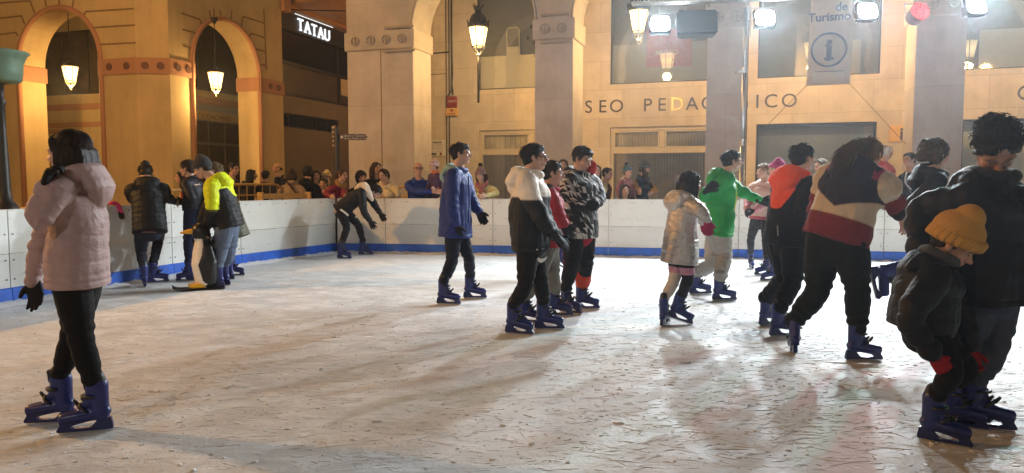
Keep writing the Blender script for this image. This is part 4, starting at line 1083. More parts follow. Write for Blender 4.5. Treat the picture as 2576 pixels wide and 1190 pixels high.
def add_hair(root, style, hc, h, ax, colr, vox, L=.8, tail=None, strands=True, hb=1.0, fly=0):
    l, f, u = ax; mb = MB(); A = (l, f, u)
    def p(x, y, z): return hc+l*(x*h)+f*(y*h)+u*(z*h)
    amp = .020
    if style == 'bald':
        mb.limb([p(.33, .06, .06), p(.33, -.18, .02), p(.2, -.42, .02), p(0, -.47, .02), p(-.2, -.42, .02), p(-.33, -.18, .02), p(-.33, .06, .06)], [.05*h, .08*h, .10*h, .11*h, .10*h, .08*h, .05*h], 10)
    else:
        big = hb*(1.0 if style != 'curly' else 1.14)
        mb.ball(p(0, -.115, .165), (.362*h*big, .415*h*big, .365*h*big), 20, 12, A)
        mb.ball(p(0, -.24, -.06), (.30*h*big, .255*h*big, .28*h*big), 16, 10, A)
        for s in (-1, 1): mb.limb([p(s*.27, .16, .27), p(s*.335, .09, .10), p(s*.338, .05, -.03)], [.085*h, .052*h, .030*h], 8)
    if style in ('short', 'fringe'):
        mb.limb([p(-.26, .15, .33), p(-.10, .27, .36), p(.10, .27, .36), p(.26, .15, .33)], [.075*h, .085*h, .085*h, .075*h], 10)
        zz = .23 if style == 'short' else .15
        for i in range(15):
            a = -.28+.04*i; r = .036 if style == 'short' else .042
            mb.limb([p(a*.8, .20-abs(a)*.3, .42), p(a+.02, .325-abs(a)*.42, .34), p(a+.05, .365-abs(a)*.52, zz+.05+.035*math.sin(i*2.1))], [.055*h, r*h, .016*h], 7)
    if style in ('long', 'bob', 'curly', 'pony', 'bun'):
        for s in (-1, 1):
            mb.limb([p(s*.03, .22, .42), p(s*.20, .25, .30), p(s*.315, .15, .12), p(s*.35, .04, -.06)], [.07*h, .07*h, .06*h, .05*h], 8)
    if style in ('long', 'bob'):
        for s in (-1, 1):
            for i in range(4):
                y = .06-.13*i; mb.limb([p(s*.33, y, .08), p(s*(.37+.01*i), y-.02, -.25), p(s*(.345), y+.01*(i-2), -.25-L*.5), p(s*.29, y+.03, -.30-L*(.75+.06*((i*7) % 3)))], [.075*h, .085*h, .085*h, .025*h], 8)
        for i in range(7):
            x = -.27+.09*i; mb.limb([p(x, -.42, .0), p(x*1.1, -.46, -.3), p(x*1.05, -.45, -.3-L*.5), p(x*.95, -.42, -.32-L*(.8+.07*((i*5) % 3)))], [.11*h, .115*h, .11*h, .03*h], 8)
    if style == 'curly':
        for i in range(90):
            a = i*2.399; zz = 1-2*((i+.5)/90); rr = math.sqrt(1-zz*zz)
            q = Vec((rr*math.cos(a), rr*math.sin(a), zz))
            if q.y > .15 and q.z < .42: continue
            c = p(q.x*.43, -.12+q.y*.46, .08+q.z*(.47 if q.z > 0 else L)); mb.ball(c, random.uniform(.07, .12)*h, 8, 6)
        amp = .05
    if style == 'bun' or (style == 'long' and tail):
        c = p(*(tail or (0, -.22, .55))); mb.ball(c, (.21*h, .20*h, .17*h), 14, 9, A)
        for i in range(26):
            a = i*2.4; q = Vec((math.cos(a), math.sin(a)*.9, random.uniform(-.5, .9))).normalized()
            b = c+(l*q.x+f*q.y+u*q.z)*(.17*h); mb.limb([b, b+(l*q.x+f*q.y+u*q.z)*(.05*h)+l*(.05*h*math.sin(i*3)), b+(l*q.x+f*q.y)*(.06*h)+u*(.03*h*math.cos(i))], [.045*h, .03*h, .012*h], 6)
    if style == 'pony' and tail:
        P = [p(*q) for q in tail]; mb.limb(P, [.10*h]+[.14*h]*(len(P)-2)+[.04*h], 10)
        for i in range(8):
            o = Vec((math.sin(i*2.2), math.cos(i*3.1), math.sin(i))); mb.limb([q+o*(.055*h) if k else q for k, q in enumerate(P)], [.06*h]+[.07*h]*(len(P)-2)+[.012*h], 7)
    me = remesh(mb, vox, 1); co = get_co(me); no = get_no(me)
    q = co-np.array(hc); loc = np.stack([q@np.array(l), q@np.array(f), q@np.array(u)], 1)/h
    ang = np.arctan2(loc[:, 0], -loc[:, 1]+.1)
    strand = np.sin(ang*22+pnoise(loc, 5)*3)*.6+np.sin(ang*41+pnoise(loc, 7)*4)*.4
    set_co(me, co+no*((amp*.5*strand+amp*.5*pnoise(loc, 16))*h)[:, None])
    if style != 'bald' and vox < .0074 and strands:
        sm = MB(); n = 0; cen = np.array((0, -.115, .165)); rad = np.array((.368, .425, .375))*(1.12 if style == 'curly' else 1)*hb
        crown = Vec((0, -.30, .50))
        LG = style in ('long', 'bob')
        for i in range(2200):
            if n > (750 if LG else 420): break
            z = random.uniform(-.75, 1); a = random.uniform(0, 6.283); r = math.sqrt(1-z*z); d = np.array((r*math.cos(a), r*math.sin(a), z)); q = Vec(cen+d*rad)
            if q.y > .10 and q.z < (.30 if style != 'bun' else .40): continue
            if q.z < -.10 and style in ('short', 'fringe') and q.y > -.2: continue
            n += 1; nn = Vec(d/rad).normalized(); fl = (q-crown); fl = fl-nn*fl.dot(nn)
            if fl.length < .03: continue
            fl = fl.normalized()+Vec((random.uniform(-.35, .35), random.uniform(-.35, .35), random.uniform(-.25, .25))); ln = random.uniform(.14, .30)*(.65 if style == 'bun' else 1); w = random.uniform(.006, .011) if LG else random.uniform(.007, .015)
            out = random.uniform(.004, .045 if style == 'curly' else .024)
            e1 = q+fl*ln*.5+nn*(out*.7-ln*ln*.12); e2 = q+fl*ln+nn*(out-ln*ln*.9)
            if style in ('long', 'bob') and q.z > -.35:
                P_ = [q-nn*.012]; pos = q.copy(); rd_ = Vec(rad); jx = Vec((random.uniform(-.25, .25), random.uniform(-.25, .25), 0)); steps = random.randint(6, 8+int(10*L))
                for st_ in range(steps):
                    if pos.z > -.10:
                        e_ = pos-Vec(cen); nr = Vec((e_.x/rd_.x**2, e_.y/rd_.y**2, e_.z/rd_.z**2)).normalized(); dv = (fl*.6+Vec((0, 0, -.9))+jx*.5); dv = (dv-nr*dv.dot(nr)).normalized(); pos = pos+dv*.13
                        e_ = pos-Vec(cen); sc_ = math.sqrt((e_.x/rd_.x)**2+(e_.y/rd_.y)**2+(e_.z/rd_.z)**2); pos = Vec(cen)+e_*((1.01+out*.6)/max(sc_, .2))
                    else:
                        if pos.z < -.32-L*.9: break
                        pos = pos+Vec((jx.x*.10, jx.y*.10, -.13))
                    P_.append(pos)
                if len(P_) > 2: sm.tube([p(*v_) for v_ in P_], [w*h]*(len(P_)-1)+[w*h*.2], 4, caps=False)
                continue
            sm.tube([p(*(q-nn*.012)), p(*e1), p(*e2)], [w*h, w*h*.9, w*h*.15], 4, caps=False)
        if style == 'pony' and tail:
            Q = [Vec(q_) for q_ in tail]
            for i in range(260):
                o1 = Vec((random.gauss(0, 1), random.gauss(0, 1), random.gauss(0, 1))).normalized()*random.uniform(.6, 1.15); o2 = o1+Vec((random.gauss(0, .5), random.gauss(0, .5), random.gauss(0, .5)))
                r_ = [.09]+[.15+.02*k_ for k_ in range(1, len(Q)-1)]+[random.uniform(.08, .22)]; st_ = random.choice((0, 0, 0, 1, 2)); en_ = random.choice((len(Q), len(Q), len(Q)-1))
                pts_ = [Q[k_]+(o1.lerp(o2, k_/len(Q)))*r_[k_] for k_ in range(st_, en_)]
                if len(pts_) > 1: sm.tube([p(*v_) for v_ in pts_], [.010*h]*(len(pts_)-1)+[.003*h], 4, caps=False)
        for i in range(fly):
            z = random.uniform(-.2, 1); a = random.uniform(0, 6.283); r = math.sqrt(1-z*z); d = np.array((r*math.cos(a), r*math.sin(a), z)); q = Vec(cen+d*rad*1.0)
            if q.y > .12 and q.z < .42: continue
            nn = Vec(d/rad).normalized(); tg = nn.orthogonal().normalized(); tg = (tg*math.cos(i*2.4)+nn.cross(tg)*math.sin(i*2.4)); ln = random.uniform(.10, .24)
            pts_ = [q-nn*.01, q+nn*.05+tg*ln*.35, q+nn*random.uniform(.03, .075)+tg*ln*.7, q+nn*random.uniform(.0, .085)+tg*ln]
            sm.tube([p(*v_) for v_ in pts_], [.009*h, .009*h, .007*h, .002*h], 4, caps=False)
        nbase = len(me.vertices)
        bm = bmesh.new(); bm.from_mesh(me); m2 = sm.mesh('s', True); bm.from_mesh(m2); bm.to_mesh(me); bm.free(); bpy.data.meshes.remove(m2)
        co = get_co(me); q = co-np.array(hc); loc = np.stack([q@np.array(l), q@np.array(f), q@np.array(u)], 1)/h; me.polygons.foreach_set('use_smooth', [True]*len(me.polygons))
    v = 1+.35*pnoise(loc, 14); c = np.array(colr)[None]*v[:, None]
    if style in ('long', 'bob') and strands and vox < .0074: c[:nbase] *= .45  # cap under the strands darkened in colour, matching the shade among the strands
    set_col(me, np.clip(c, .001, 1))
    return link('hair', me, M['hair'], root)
def add_hat(root, hc, h, ax, colr, vox, cuff=True, pom=None, deep=0, band=None, big=1.06):
    l, f, u = ax; mb = MB(); A = (l, f, u); hc = hc-u*(.10*h*(big-1)); h = h*big
    def p(x, y, z): return hc+l*(x*h)+f*(y*h)+u*(z*h)
    mb.ball(p(0, -.10, .215+.02*deep), (.385*h, .455*h, .40*h), 20, 12, A)
    mb.ball(p(0, -.12, .42+.08*deep), (.24*h, .28*h, .30*h), 14, 9, A)
    if cuff:
        pts = [p(.385*math.sin(a), -.06+.44*math.cos(a), .14+.10*math.cos(a)) for a in [k*math.pi/12 for k in range(24)]]
        for k in range(24): mb.limb([pts[k]+u*(.055*h), pts[k]-u*(.06*h)], [.055*h, .055*h], 8)
    me = remesh(mb, vox, 3); co = get_co(me); q = co-np.array(hc); x, y, z = q@np.array(l)/h, q@np.array(f)/h, q@np.array(u)/h
    if True:                           # hollow: pull everything under the rim inwards and up
        lim = .06+.10*np.clip(y/.4, -1, 1); low = z < lim-.03
        co = co+np.array(u)[None]*(np.where(low, (lim-.03-z)*h, 0))[:, None]
    no = get_no(me); a = np.arctan2(x, y); co = co+no*(.006*h*np.sin(a*44)*(z < .5)+.004*h*pnoise(co, 30))[:, None]; set_co(me, co)
    c = np.tile(np.array(colr), (len(co), 1)); c *= (1+.10*np.sin(a*44))[:, None]
    if band is not None: k = (np.sin(z*30) > .2); c[k] = np.array(band)
    set_col(me, c); o = link('hat', me, M['knit'], root)
    if pom is not None:
        b = MB(); cc = p(0, -.16, .74+.08*deep)
        for i in range(120):
            aa = i*2.399; zz = 1-2*(i+.5)/120; r = math.sqrt(1-zz*zz); d = Vec((r*math.cos(aa), r*math.sin(aa), zz)); b.limb([cc, cc+d*(.17*h)*random.uniform(.85, 1.15)], [.05*h, .012*h], 5)
        m2 = b.mesh('pom', True); set_col(m2, pom); link('pompom', m2, M['knit'], o)
    return o

NOW = {}
def px(q, Y):
    """(u,v[,dy]) -> point near depth Y"""
    if isinstance(q, Vec): return q
    return at(q[0], q[1], Y+(q[2] if len(q) > 2 else 0))
def person(label, S, pelvis, neck, head, yaw, feet, wr=None, el=None, kn=None, Y=None, hyaw=None, hpitch=0, hroll=0, cyaw=None, floor=0.0,
           jacket=(.02, .02, .02), jfun=None, jm='cloth', bulk=1.0, hem=.10, flare=1.0, puff=0.0, folds=.006, cuff=.02, collar=1.0, hood=0.0, hoodc=None, sleeve=1.0, belly=0.0,
           trousers=(.02, .02, .025), tfun=None, fit=1.0, tm='cloth', ankle=1.0, thigh=1.0,
           gloves=None, hands=None, hair='short', hairc=(.02, .014, .01), hairL=.8, tail=None, hairbig=1.0, fly=0, hat=None, skin=SKIN, beard=None, mouth=False, glasses=False,
           vox=.007, shoes='skate', group=None, extra=None, hs=1.0, cat='person', shrug=0.0):
    bulk = 1+(bulk-1)*.8-.03; fit = fit*.93
    k = S/1.65; h = (.118+.064*S)*hs
    if Y is None:
        ys = [gnd(q['u'], q['v'], floor+q.get('z', 0)).y for q in feet if q.get('Y') is None and 'u' in q]; Y = sum(ys)/len(ys)
    P = px(pelvis, Y); N = px(neck, Y); HC = px(head, Y)
    fwd = Vec((math.cos(R(yaw)), math.sin(R(yaw)), 0)); left = Vec((-fwd.y, fwd.x, 0))
    cy = yaw if cyaw is None else cyaw; cf = Vec((math.cos(R(cy)), math.sin(R(cy)), 0)); cl0 = Vec((-cf.y, cf.x, 0))
    up = (N-P).normalized(); cl = (cl0-up*cl0.dot(up)).normalized(); cfw = cl.cross(up)
    HA = frame(cy if hyaw is None else hyaw, hpitch, hroll)
    root = thing('person', label, cat, (P.x, P.y, floor), 0, group)
    # everything is built in world space and then shifted to the root
    off = Vec((P.x, P.y, floor)); offn = np.array(off)
    def fin(me, name, m, par=None):
        set_co(me, get_co(me)-offn); o = link(name, me, m, par or root); return o
    NOW.clear(); NOW.update(root=root, P=P, N=N, HC=HC, HA=HA, h=h, up=up, cl=cl, cfw=cfw, off=off, k=k, Y=Y, fin=fin)
    sh = {s: N+cl*(s*.112*S*bulk**.3)-up*((.045-shrug)*S) for s in (1, -1)}
    hip = {s: P+left*(s*.052*S)-Vec((0, 0, .02*S)) for s in (1, -1)}
    # feet
    ank = {}; fm = {}
    ssc = .88*k**.5 if shoes == 'skate' else k
    for s, q in zip((1, -1), feet):
        if 'P' in q: g = Vec(q['P'])
        elif q.get('Y') is not None: g = at(q['u'], q['v'], q['Y'])
        else: g = gnd(q['u'], q['v'], floor+q.get('z', 0))
        l_, f_, u_ = frame(q.get('yaw', yaw), q.get('p', 0), q.get('r', 0))
        m4 = Mat(((f_.x, l_.x, u_.x, g.x), (f_.y, l_.y, u_.y, g.y), (f_.z, l_.z, u_.z, g.z), (0, 0, 0, 1))); fm[s] = m4
        ank[s] = m4@Vec((-.038*ssc, 0, (.285 if shoes == 'skate' else .10)*ssc))
    knee = {}
    for i, s in enumerate((1, -1)):
        if kn and kn[i] is not None: knee[s] = px(kn[i], Y)
        else: knee[s] = ik(hip[s], ank[s], .245*S, .225*S, fwd*1.0+left*(s*.12)+Vec((0, 0, .05)))
    wri = {}; elb = {}
    for i, s in enumerate((1, -1)):
        if wr and wr[i] is not None: wri[s] = px(wr[i], Y)
        else: wri[s] = sh[s]-up*(.29*S)+cl*(s*.06*S)+cfw*(.05*S)
        if el and el[i] is not None: elb[s] = px(el[i], Y)
        else: elb[s] = ik(sh[s], wri[s], .17*S, .155*S, -cfw*.8+cl*(s*.5)-up*.3)
    # ------------ body: one skinned surface
    mb = MB(); mid = P.lerp(N, .5)-cfw*(.012*S)
    mb.limb([P-up*.03*S, P.lerp(N, .25), mid, P.lerp(N, .78), N-up*.02*S], [(.092*S, .066*S), (.080*S, .060*S), (.082*S, .062*S), (.088*S, .062*S), (.05*S, .04*S)], 18, side=cl)
    for s in (1, -1):
        mb.limb([N-up*.03*S, sh[s], elb[s], wri[s]], [.035*S, .030*S, .024*S, .0165*S], 10)
        mb.limb([hip[s], hip[s].lerp(knee[s], .5), knee[s], knee[s].lerp(ank[s], .4), ank[s]], [.045*S, .040*S, .028*S, .028*S, .021*S], 10)
    hb = HC-HA[1]*(.08*h)-HA[2]*(.30*h)
    mb.limb([N-up*.04*S, N.lerp(hb, .5), hb+HA[2]*(.1*h)], [.042*S, .26*h, .25*h], 14)
    add_head(mb, HC, h, HA)
    hd = {}
    for i, s in enumerate((1, -1)):
        hh = dict(curl=.35, spread=.12); 
        if hands and hands[i]: hh.update(hands[i])
        d = hh.pop('d', None) or (wri[s]-elb[s]).normalized(); n = hh.pop('n', None) or (cl*(-s)+cfw*.25); ts = hh.pop('t', None) or (cfw+up*.4)
        hd[s] = (Vec(d), Vec(n), Vec(ts), hh)
        if gloves is None: hand(mb, wri[s], d, n, ts, k*1.02, **hh)
        else: mb.limb([wri[s], wri[s]+Vec(d)*.06*k], [.015*S, .012*S], 8)
    me = remesh(mb, min(vox, .0065) if vox < .009 else vox*.85, 2, .4); co = get_co(me)
    set_col(me, face_colour(co, HC, h, HA, skin, beard, mouth)); body = fin(me, 'body', M['skin'])
    # ------------ eyes
    if vox < .011:
        for s in (1, -1):
            c = HC+HA[0]*(s*.145*h)+HA[1]*(.318*h)+HA[2]*(.016*h); b = MB().ball(c, .050*h, 10, 8, (HA[0], HA[2], HA[1]))
            m = b.mesh('eye', True); m.materials.append(M['eye_white']); m.materials.append(M['eye_dark'])
            c2 = np.array(c+HA[1]*(.052*h))
            idx = [1 if np.linalg.norm(np.array(pp.center)-c2) < .036*h else 0 for pp in m.polygons]; m.polygons.foreach_set('material_index', idx)
            set_co(m, get_co(m)-offn); o = bpy.data.objects.new('eye', m); col.objects.link(o); o.parent = body
    if glasses:
        g = MB()
        for s in (1, -1):
            c = HC+HA[0]*(s*.155*h)+HA[1]*(.44*h)+HA[2]*(.0*h)
            g.tube([c+HA[0]*(.12*h*math.cos(a))+HA[2]*(.09*h*math.sin(a)) for a in [j*math.pi/7 for j in range(14)]], .016*h, 6, closed=True)
            g.tube([c+HA[0]*(s*.12*h)+HA[2]*.02*h, HC+HA[0]*(s*.36*h)+HA[1]*(.25*h)+HA[2]*.03*h, HC+HA[0]*(s*.365*h)-HA[1]*(.02*h)+HA[2]*.04*h], .014*h, 6)
        g.tube([HC+HA[0]*(.04*h)+HA[1]*(.46*h), HC-HA[0]*(.04*h)+HA[1]*(.46*h)], .014*h, 6)
        m = g.mesh('g', True); fin(m, 'glasses', M['frame_dark'])
    # ------------ hair, hat
    if hair: 
        o = add_hair(root, hair, HC, h, HA, hairc, min(vox, .0075), hairL, tail, not hat, hairbig, fly); set_co(o.data, get_co(o.data)-offn)
    if hat:
        hk = dict(hat); cc = hk.pop('c'); o = add_hat(root, HC, h, HA, cc, min(vox, .0075), **hk); set_co(o.data, get_co(o.data)-offn)
        for ch in o.children: set_co(ch.data, get_co(ch.data)-offn)
    # ------------ jacket
    if jacket is not None:
        mb = MB(); ch = []; w = bulk
        H0 = P-up*(hem*S)*1.0
        if hem > .14: H0 = P-Vec((0, 0, hem*S))*.75-up*(hem*S*.25)
        tp = [H0, P.lerp(N, .12), P.lerp(N, .45)-cfw*(.010*S)+cfw*(belly*S), P.lerp(N, .76)+cfw*.004*S, N-up*.05*S, N-up*.018*S]
        tr_ = [(.106*S*w*flare, .084*S*w*flare), (.104*S*w*(flare+1)/2, .086*S*w*(flare+1)/2), (.100*S*w, (.082+belly*.6)*S*w), (.112*S*w, .080*S*w), (.088*S*w**.6, .058*S*w**.5), (.052*S, .044*S)]
        ha = .052*S+.062*fit*thigh*S+.010*S; hb2 = .062*fit*thigh*S+.020*S
        for i in (0, 1): tr_[i] = (max(tr_[i][0], ha*(1 if i == 0 else .97)), max(tr_[i][1], hb2))
        mb.limb(tp, tr_, 22, side=cl); ch.append(Chain(0, tp, tr_))
        # flat hem: shave below later
        for s in (1, -1):
            we = elb[s].lerp(wri[s], 1-cuff/.155); sp = [N-up*.045*S+cl*(s*.04*S), sh[s]-up*.005*S, elb[s], we]
            ws = w**.55*sleeve; sr = [.050*S*ws, .0485*S*ws, .041*S*ws, .030*S*ws]
            mb.limb(sp, sr, 14); ch.append(Chain(1 if s > 0 else 2, sp[1:], sr[1:]))
        if collar:
            pts = []; rr = .048*S+.008
            for a in [j*math.pi/8 for j in range(16)]:
                pts.append(N+cl*(rr*math.sin(a))+cfw*(rr*math.cos(a)*.95+.004*S)+up*((.004-.012*math.cos(a))*S))
            mb.tube(pts, .014*S*collar, 8, closed=True)
        if hood:
            hk = hood; b0 = N-cfw*(.052*S)-up*.012*S
            hp = [N+cl*.060*S+cfw*.035*S-up*.03*S, N+cl*.072*S-cfw*.005*S-up*.005*S, N+cl*.055*S-cfw*.05*S+up*.004*S, N-cfw*.068*S+up*.006*S, N-cl*.055*S-cfw*.05*S+up*.004*S, N-cl*.072*S-cfw*.005*S-up*.005*S, N-cl*.060*S+cfw*.035*S-up*.03*S]
            hr = [q*S*hk**.8 for q in (.016, .024, .028, .030, .028, .024, .016)]; ch.append(Chain(3, hp, [q*1.25 for q in hr]))
            mb.limb(hp, hr, 10)
            mb.limb([b0-cfw*.012*S+up*.01*S, b0-cfw*.030*S-up*.035*S, b0-cfw*.026*S-up*.085*S], [(.066*S*hk, .028*S*hk), (.068*S*hk, .034*S*hk), (.030*S*hk, .018*S*hk)], 14, side=cl)
            ch.append(Chain(3, [b0+up*.02*S, b0-cfw*.035*S-up*.03*S, b0-cfw*.03*S-up*.085*S*hk], [.07*S*hk, .075*S*hk, .045*S*hk]))
        me = remesh(mb, vox, 4); co = get_co(me); no = get_no(me); pid, al, t = classify(co, ch)
        tz_ = ((co-np.array(H0))@np.array(up))/max((N-up*.018*S-H0).dot(up), .05); t = np.where(pid == 0, np.clip(tz_, 0, 1), t)
        # flatten the round hem
        q = co-np.array(H0); z = q@np.array(up); below = (pid == 0)&(z < 0); co = co-np.array(up)[None]*np.where(below, z*.92, 0)[:, None]
        disp = folds*(1.0*pnoise(co, 24)+.55*np.sin(al*62+pnoise(co, 11)*3.4)*(pid > 0)*np.clip(t*1.6, .25, 1)+.6*np.maximum(0, pnoise(co*np.array([1, 1, .45]), 30, 2.))*(pid == 0))
        xs_, ys_ = (co-np.array(N))@np.array(cl)/S, (co-np.array(N))@np.array(cfw)/S
        gr = lambda v, w_: np.exp(-(v/w_)**2)
        disp = disp-(pid == 0)*(.006*gr(t-.055, .012)+.006*gr(xs_, .006)*(ys_ > 0)+.004*gr(np.abs(xs_)-.075, .006)*(ys_ > 0)*gr(t-.30, .12))-((pid == 1)|(pid == 2))*.006*gr(t-.90, .018)
        if puff:
            sp = puff; disp = disp*.8+(.0085*k)*(np.abs(np.sin(math.pi*(al/sp+.10*pnoise(co, 8))))**.6-.75)*(1-.8*(pid == 3))*(.75+.4*pnoise(co, 12))
        set_co(me, co+no*disp[:, None])
        x, y = (co-np.array(N))@np.array(cl)/S, (co-np.array(N))@np.array(cfw)/S
        c = np.tile(np.array(jacket), (len(co), 1))
        if hoodc is not None: c[pid == 3] = hoodc
        if jfun: c = jfun(c, pid, t, x, y, co, al)
        set_col(me, c); jk = fin(me, 'jacket', M[jm])
        NOW['jacket'] = jk
    # ------------ trousers
    mb = MB(); ch = []
    tp = [P-up*.02*S-Vec((0, 0, .045*S)), P, P+up*.09*S]; mb.limb(tp, [(.086*S*fit**.5, .068*S*fit**.5), (.092*S*fit**.5, .074*S*fit**.5), (.080*S, .062*S)], 18, side=left); ch.append(Chain(0, tp, [.09*S]*3))
    for s in (1, -1):
        e = knee[s].lerp(ank[s], 1.0 if shoes == 'skate' else 1.12); lp = [hip[s], hip[s].lerp(knee[s], .5), knee[s], knee[s].lerp(ank[s], .4), e]
        lr = [.062*S*fit*thigh, .055*S*fit*thigh, .041*S*fit, .041*S*fit, .031*S*fit*ankle]; mb.limb(lp, lr, 14, side=None); ch.append(Chain(1 if s > 0 else 2, lp, lr))
    me = remesh(mb, vox, 4); co = get_co(me); no = get_no(me); pid, al, t = classify(co, ch)
    kz = np.exp(-((t-.5)/.10)**2)*.8+np.clip((t-.78)/.2, 0, 1)+.18
    disp = (.0055*fit*k)*(np.sin(al*85+pnoise(co, 9)*3.2)*kz*(pid > 0)+.7*pnoise(co, 22)); set_co(me, co+no*disp[:, None])
    c = np.tile(np.array(trousers), (len(co), 1))
    if tfun: c = tfun(c, pid, t, co)
    set_col(me, c); fin(me, 'trousers', M[tm])
    # ------------ gloves
    if gloves is not None:
        for s in (1, -1):
            d, n, ts, hh = hd[s]; mb = MB(); hand(mb, wri[s], d, n, ts, k*1.04, fat=1.28, **hh); mb.limb([wri[s]-d*.045*k, wri[s]+d*.02*k], [.030*k, .031*k], 12)
            me = remesh(mb, .0055, 2, .4); set_col(me, gloves); fin(me, 'glove', M['glove'])
    # ------------ feet
    for s in (1, -1):
        mt = Mat.Translation(-off)@fm[s]
        (add_skate if shoes == 'skate' else add_shoe)(root, mt, ssc)
    NOW.update(wri=wri, elb=elb, sh=sh, ank=ank, knee=knee, hip=hip, body=body)
    if extra: extra()
    return root
# ================================================================== people: the cast
def F(u, v, yaw=0, **kw): return dict(u=u, v=v, yaw=yaw, **kw)
BLK = (.007, .007, .008); GB = (.007, .007, .008)
def piece(name, mb, colr, m='cloth', vox=.008, smooth=3, folds=0.0, par=None):
    me = remesh(mb, vox, smooth); co = get_co(me)
    if folds: set_co(me, co+get_no(me)*(folds*pnoise(co, 40))[:, None])
    set_col(me, colr); return NOW['fin'](me, name, M[m], par)
def scarf(colr, big=1.0, tails=True, name='scarf', front=.0):
    def go():
        N, cl, cf, up, k = NOW['N'], NOW['cl'], NOW['cfw'], NOW['up'], NOW['k']; mb = MB(); r = .082*k
        mb.tube([N+cl*(r*math.sin(a))+cf*(r*math.cos(a)+.015*k)+up*((.045-.02*math.cos(a))*k) for a in [j*math.pi/8 for j in range(16)]], .038*k*big, 8, closed=True)
        if tails: mb.limb([N+cf*.11*k+cl*.02*k+up*.02*k, N+cf*.15*k+cl*.03*k-up*.12*k, N+cf*.15*k+cl*.02*k-up*.30*k], [(.045*k*big, .03*k), (.06*k*big, .03*k), (.065*k*big, .02*k)], 10, side=cl)
        piece(name, mb, colr, 'knit', folds=.006)
    return go
def decal(name, pts, colr, m='cloth', r=.006):
    """narrow strip on clothing: pixel points with depth"""
    mb = MB(); mb.limb([px(q, NOW['Y']) for q in pts], [r]*len(pts), 8); me = mb.mesh(name, True); set_col(me, colr); NOW['fin'](me, name, M[m], NOW.get('jacket'))
def mixc(c, k, colr): k = np.clip(k, 0, 1)[:, None]; c[:] = c*(1-k)+np.array(colr)[None]*k
def zline(v, Y): return at(1288, v, Y).z

# ---- skaters -------------------------------------------------------
person('girl in a pale pink padded jacket and black leggings with a glove at her mouth', 1.52, (196, 676), (186, 436), (172, 384), 186,
       [F(226, 1088, 197), F(138, 1066, 188)], wr=[(112, 472, -.20), (84, 705, .12)], el=[(84, 572, -.24), (104, 590, .18)], hyaw=176, hpitch=-3,
       jacket=(.36, .245, .225), jm='nylon', puff=.065, bulk=1.08, sleeve=.93, cuff=.0, flare=1.06, hem=.055, hood=1.2, collar=1.1, trousers=(.007, .007, .008), fit=.98, thigh=1.08, gloves=GB,
       hands=[dict(curl=.8, d=Vec((.35, -.05, .95)), n=Vec((.8, .3, -.3))), dict(curl=.25, d=Vec((.1, 0, -1)))], hair='long', hairL=.75, hairc=(.018, .011, .009), vox=.0065, kn=[(205, 858, -.06), (182, 850, .06)], cat='person')
person('person in a long black padded coat leaning over the left boards with back turned', 1.60, (376, 566, -.05), (371, 462, .12), (366, 438, .22), 115,
       [F(364, 721, 120), F(394, 712, 40)], wr=[(340, 508, .40), (437, 506, .30)], el=[(334, 498, .1), (412, 492, .1)], hpitch=-40,
       jacket=(.007, .008, .010), jm='nylon', puff=.07, bulk=1.25, hem=.06, hood=1.2, trousers=(.02, .024, .04), fit=1.0, hair='bun', tail=(.0, -.3, .5), hairc=(.02, .015, .012))
person('boy in black and navy leaning on the left boards beside the penguin', 1.42, (488, 522), (482, 450), (471, 424), 170,
       [F(470, 708, 180), F(492, 704, 170)], wr=[(470, 520, -.1), (462, 508, .15)], hyaw=176, jacket=(.014, .014, .02), jm='nylon', hem=.02, trousers=(.014, .02, .05), gloves=GB, hair='fringe', hairc=(.03, .018, .012))
person('skater in an olive camouflage coat behind the yellow jacketed skater', 1.52, (590, 560), (556, 462), (538, 430), 190,
       [F(588, 694, 8), F(568, 704, 190)], jm='camo', hem=.13, flare=1.1, trousers=BLK, hair='short', hairc=(.16, .11, .06), gloves=GB)
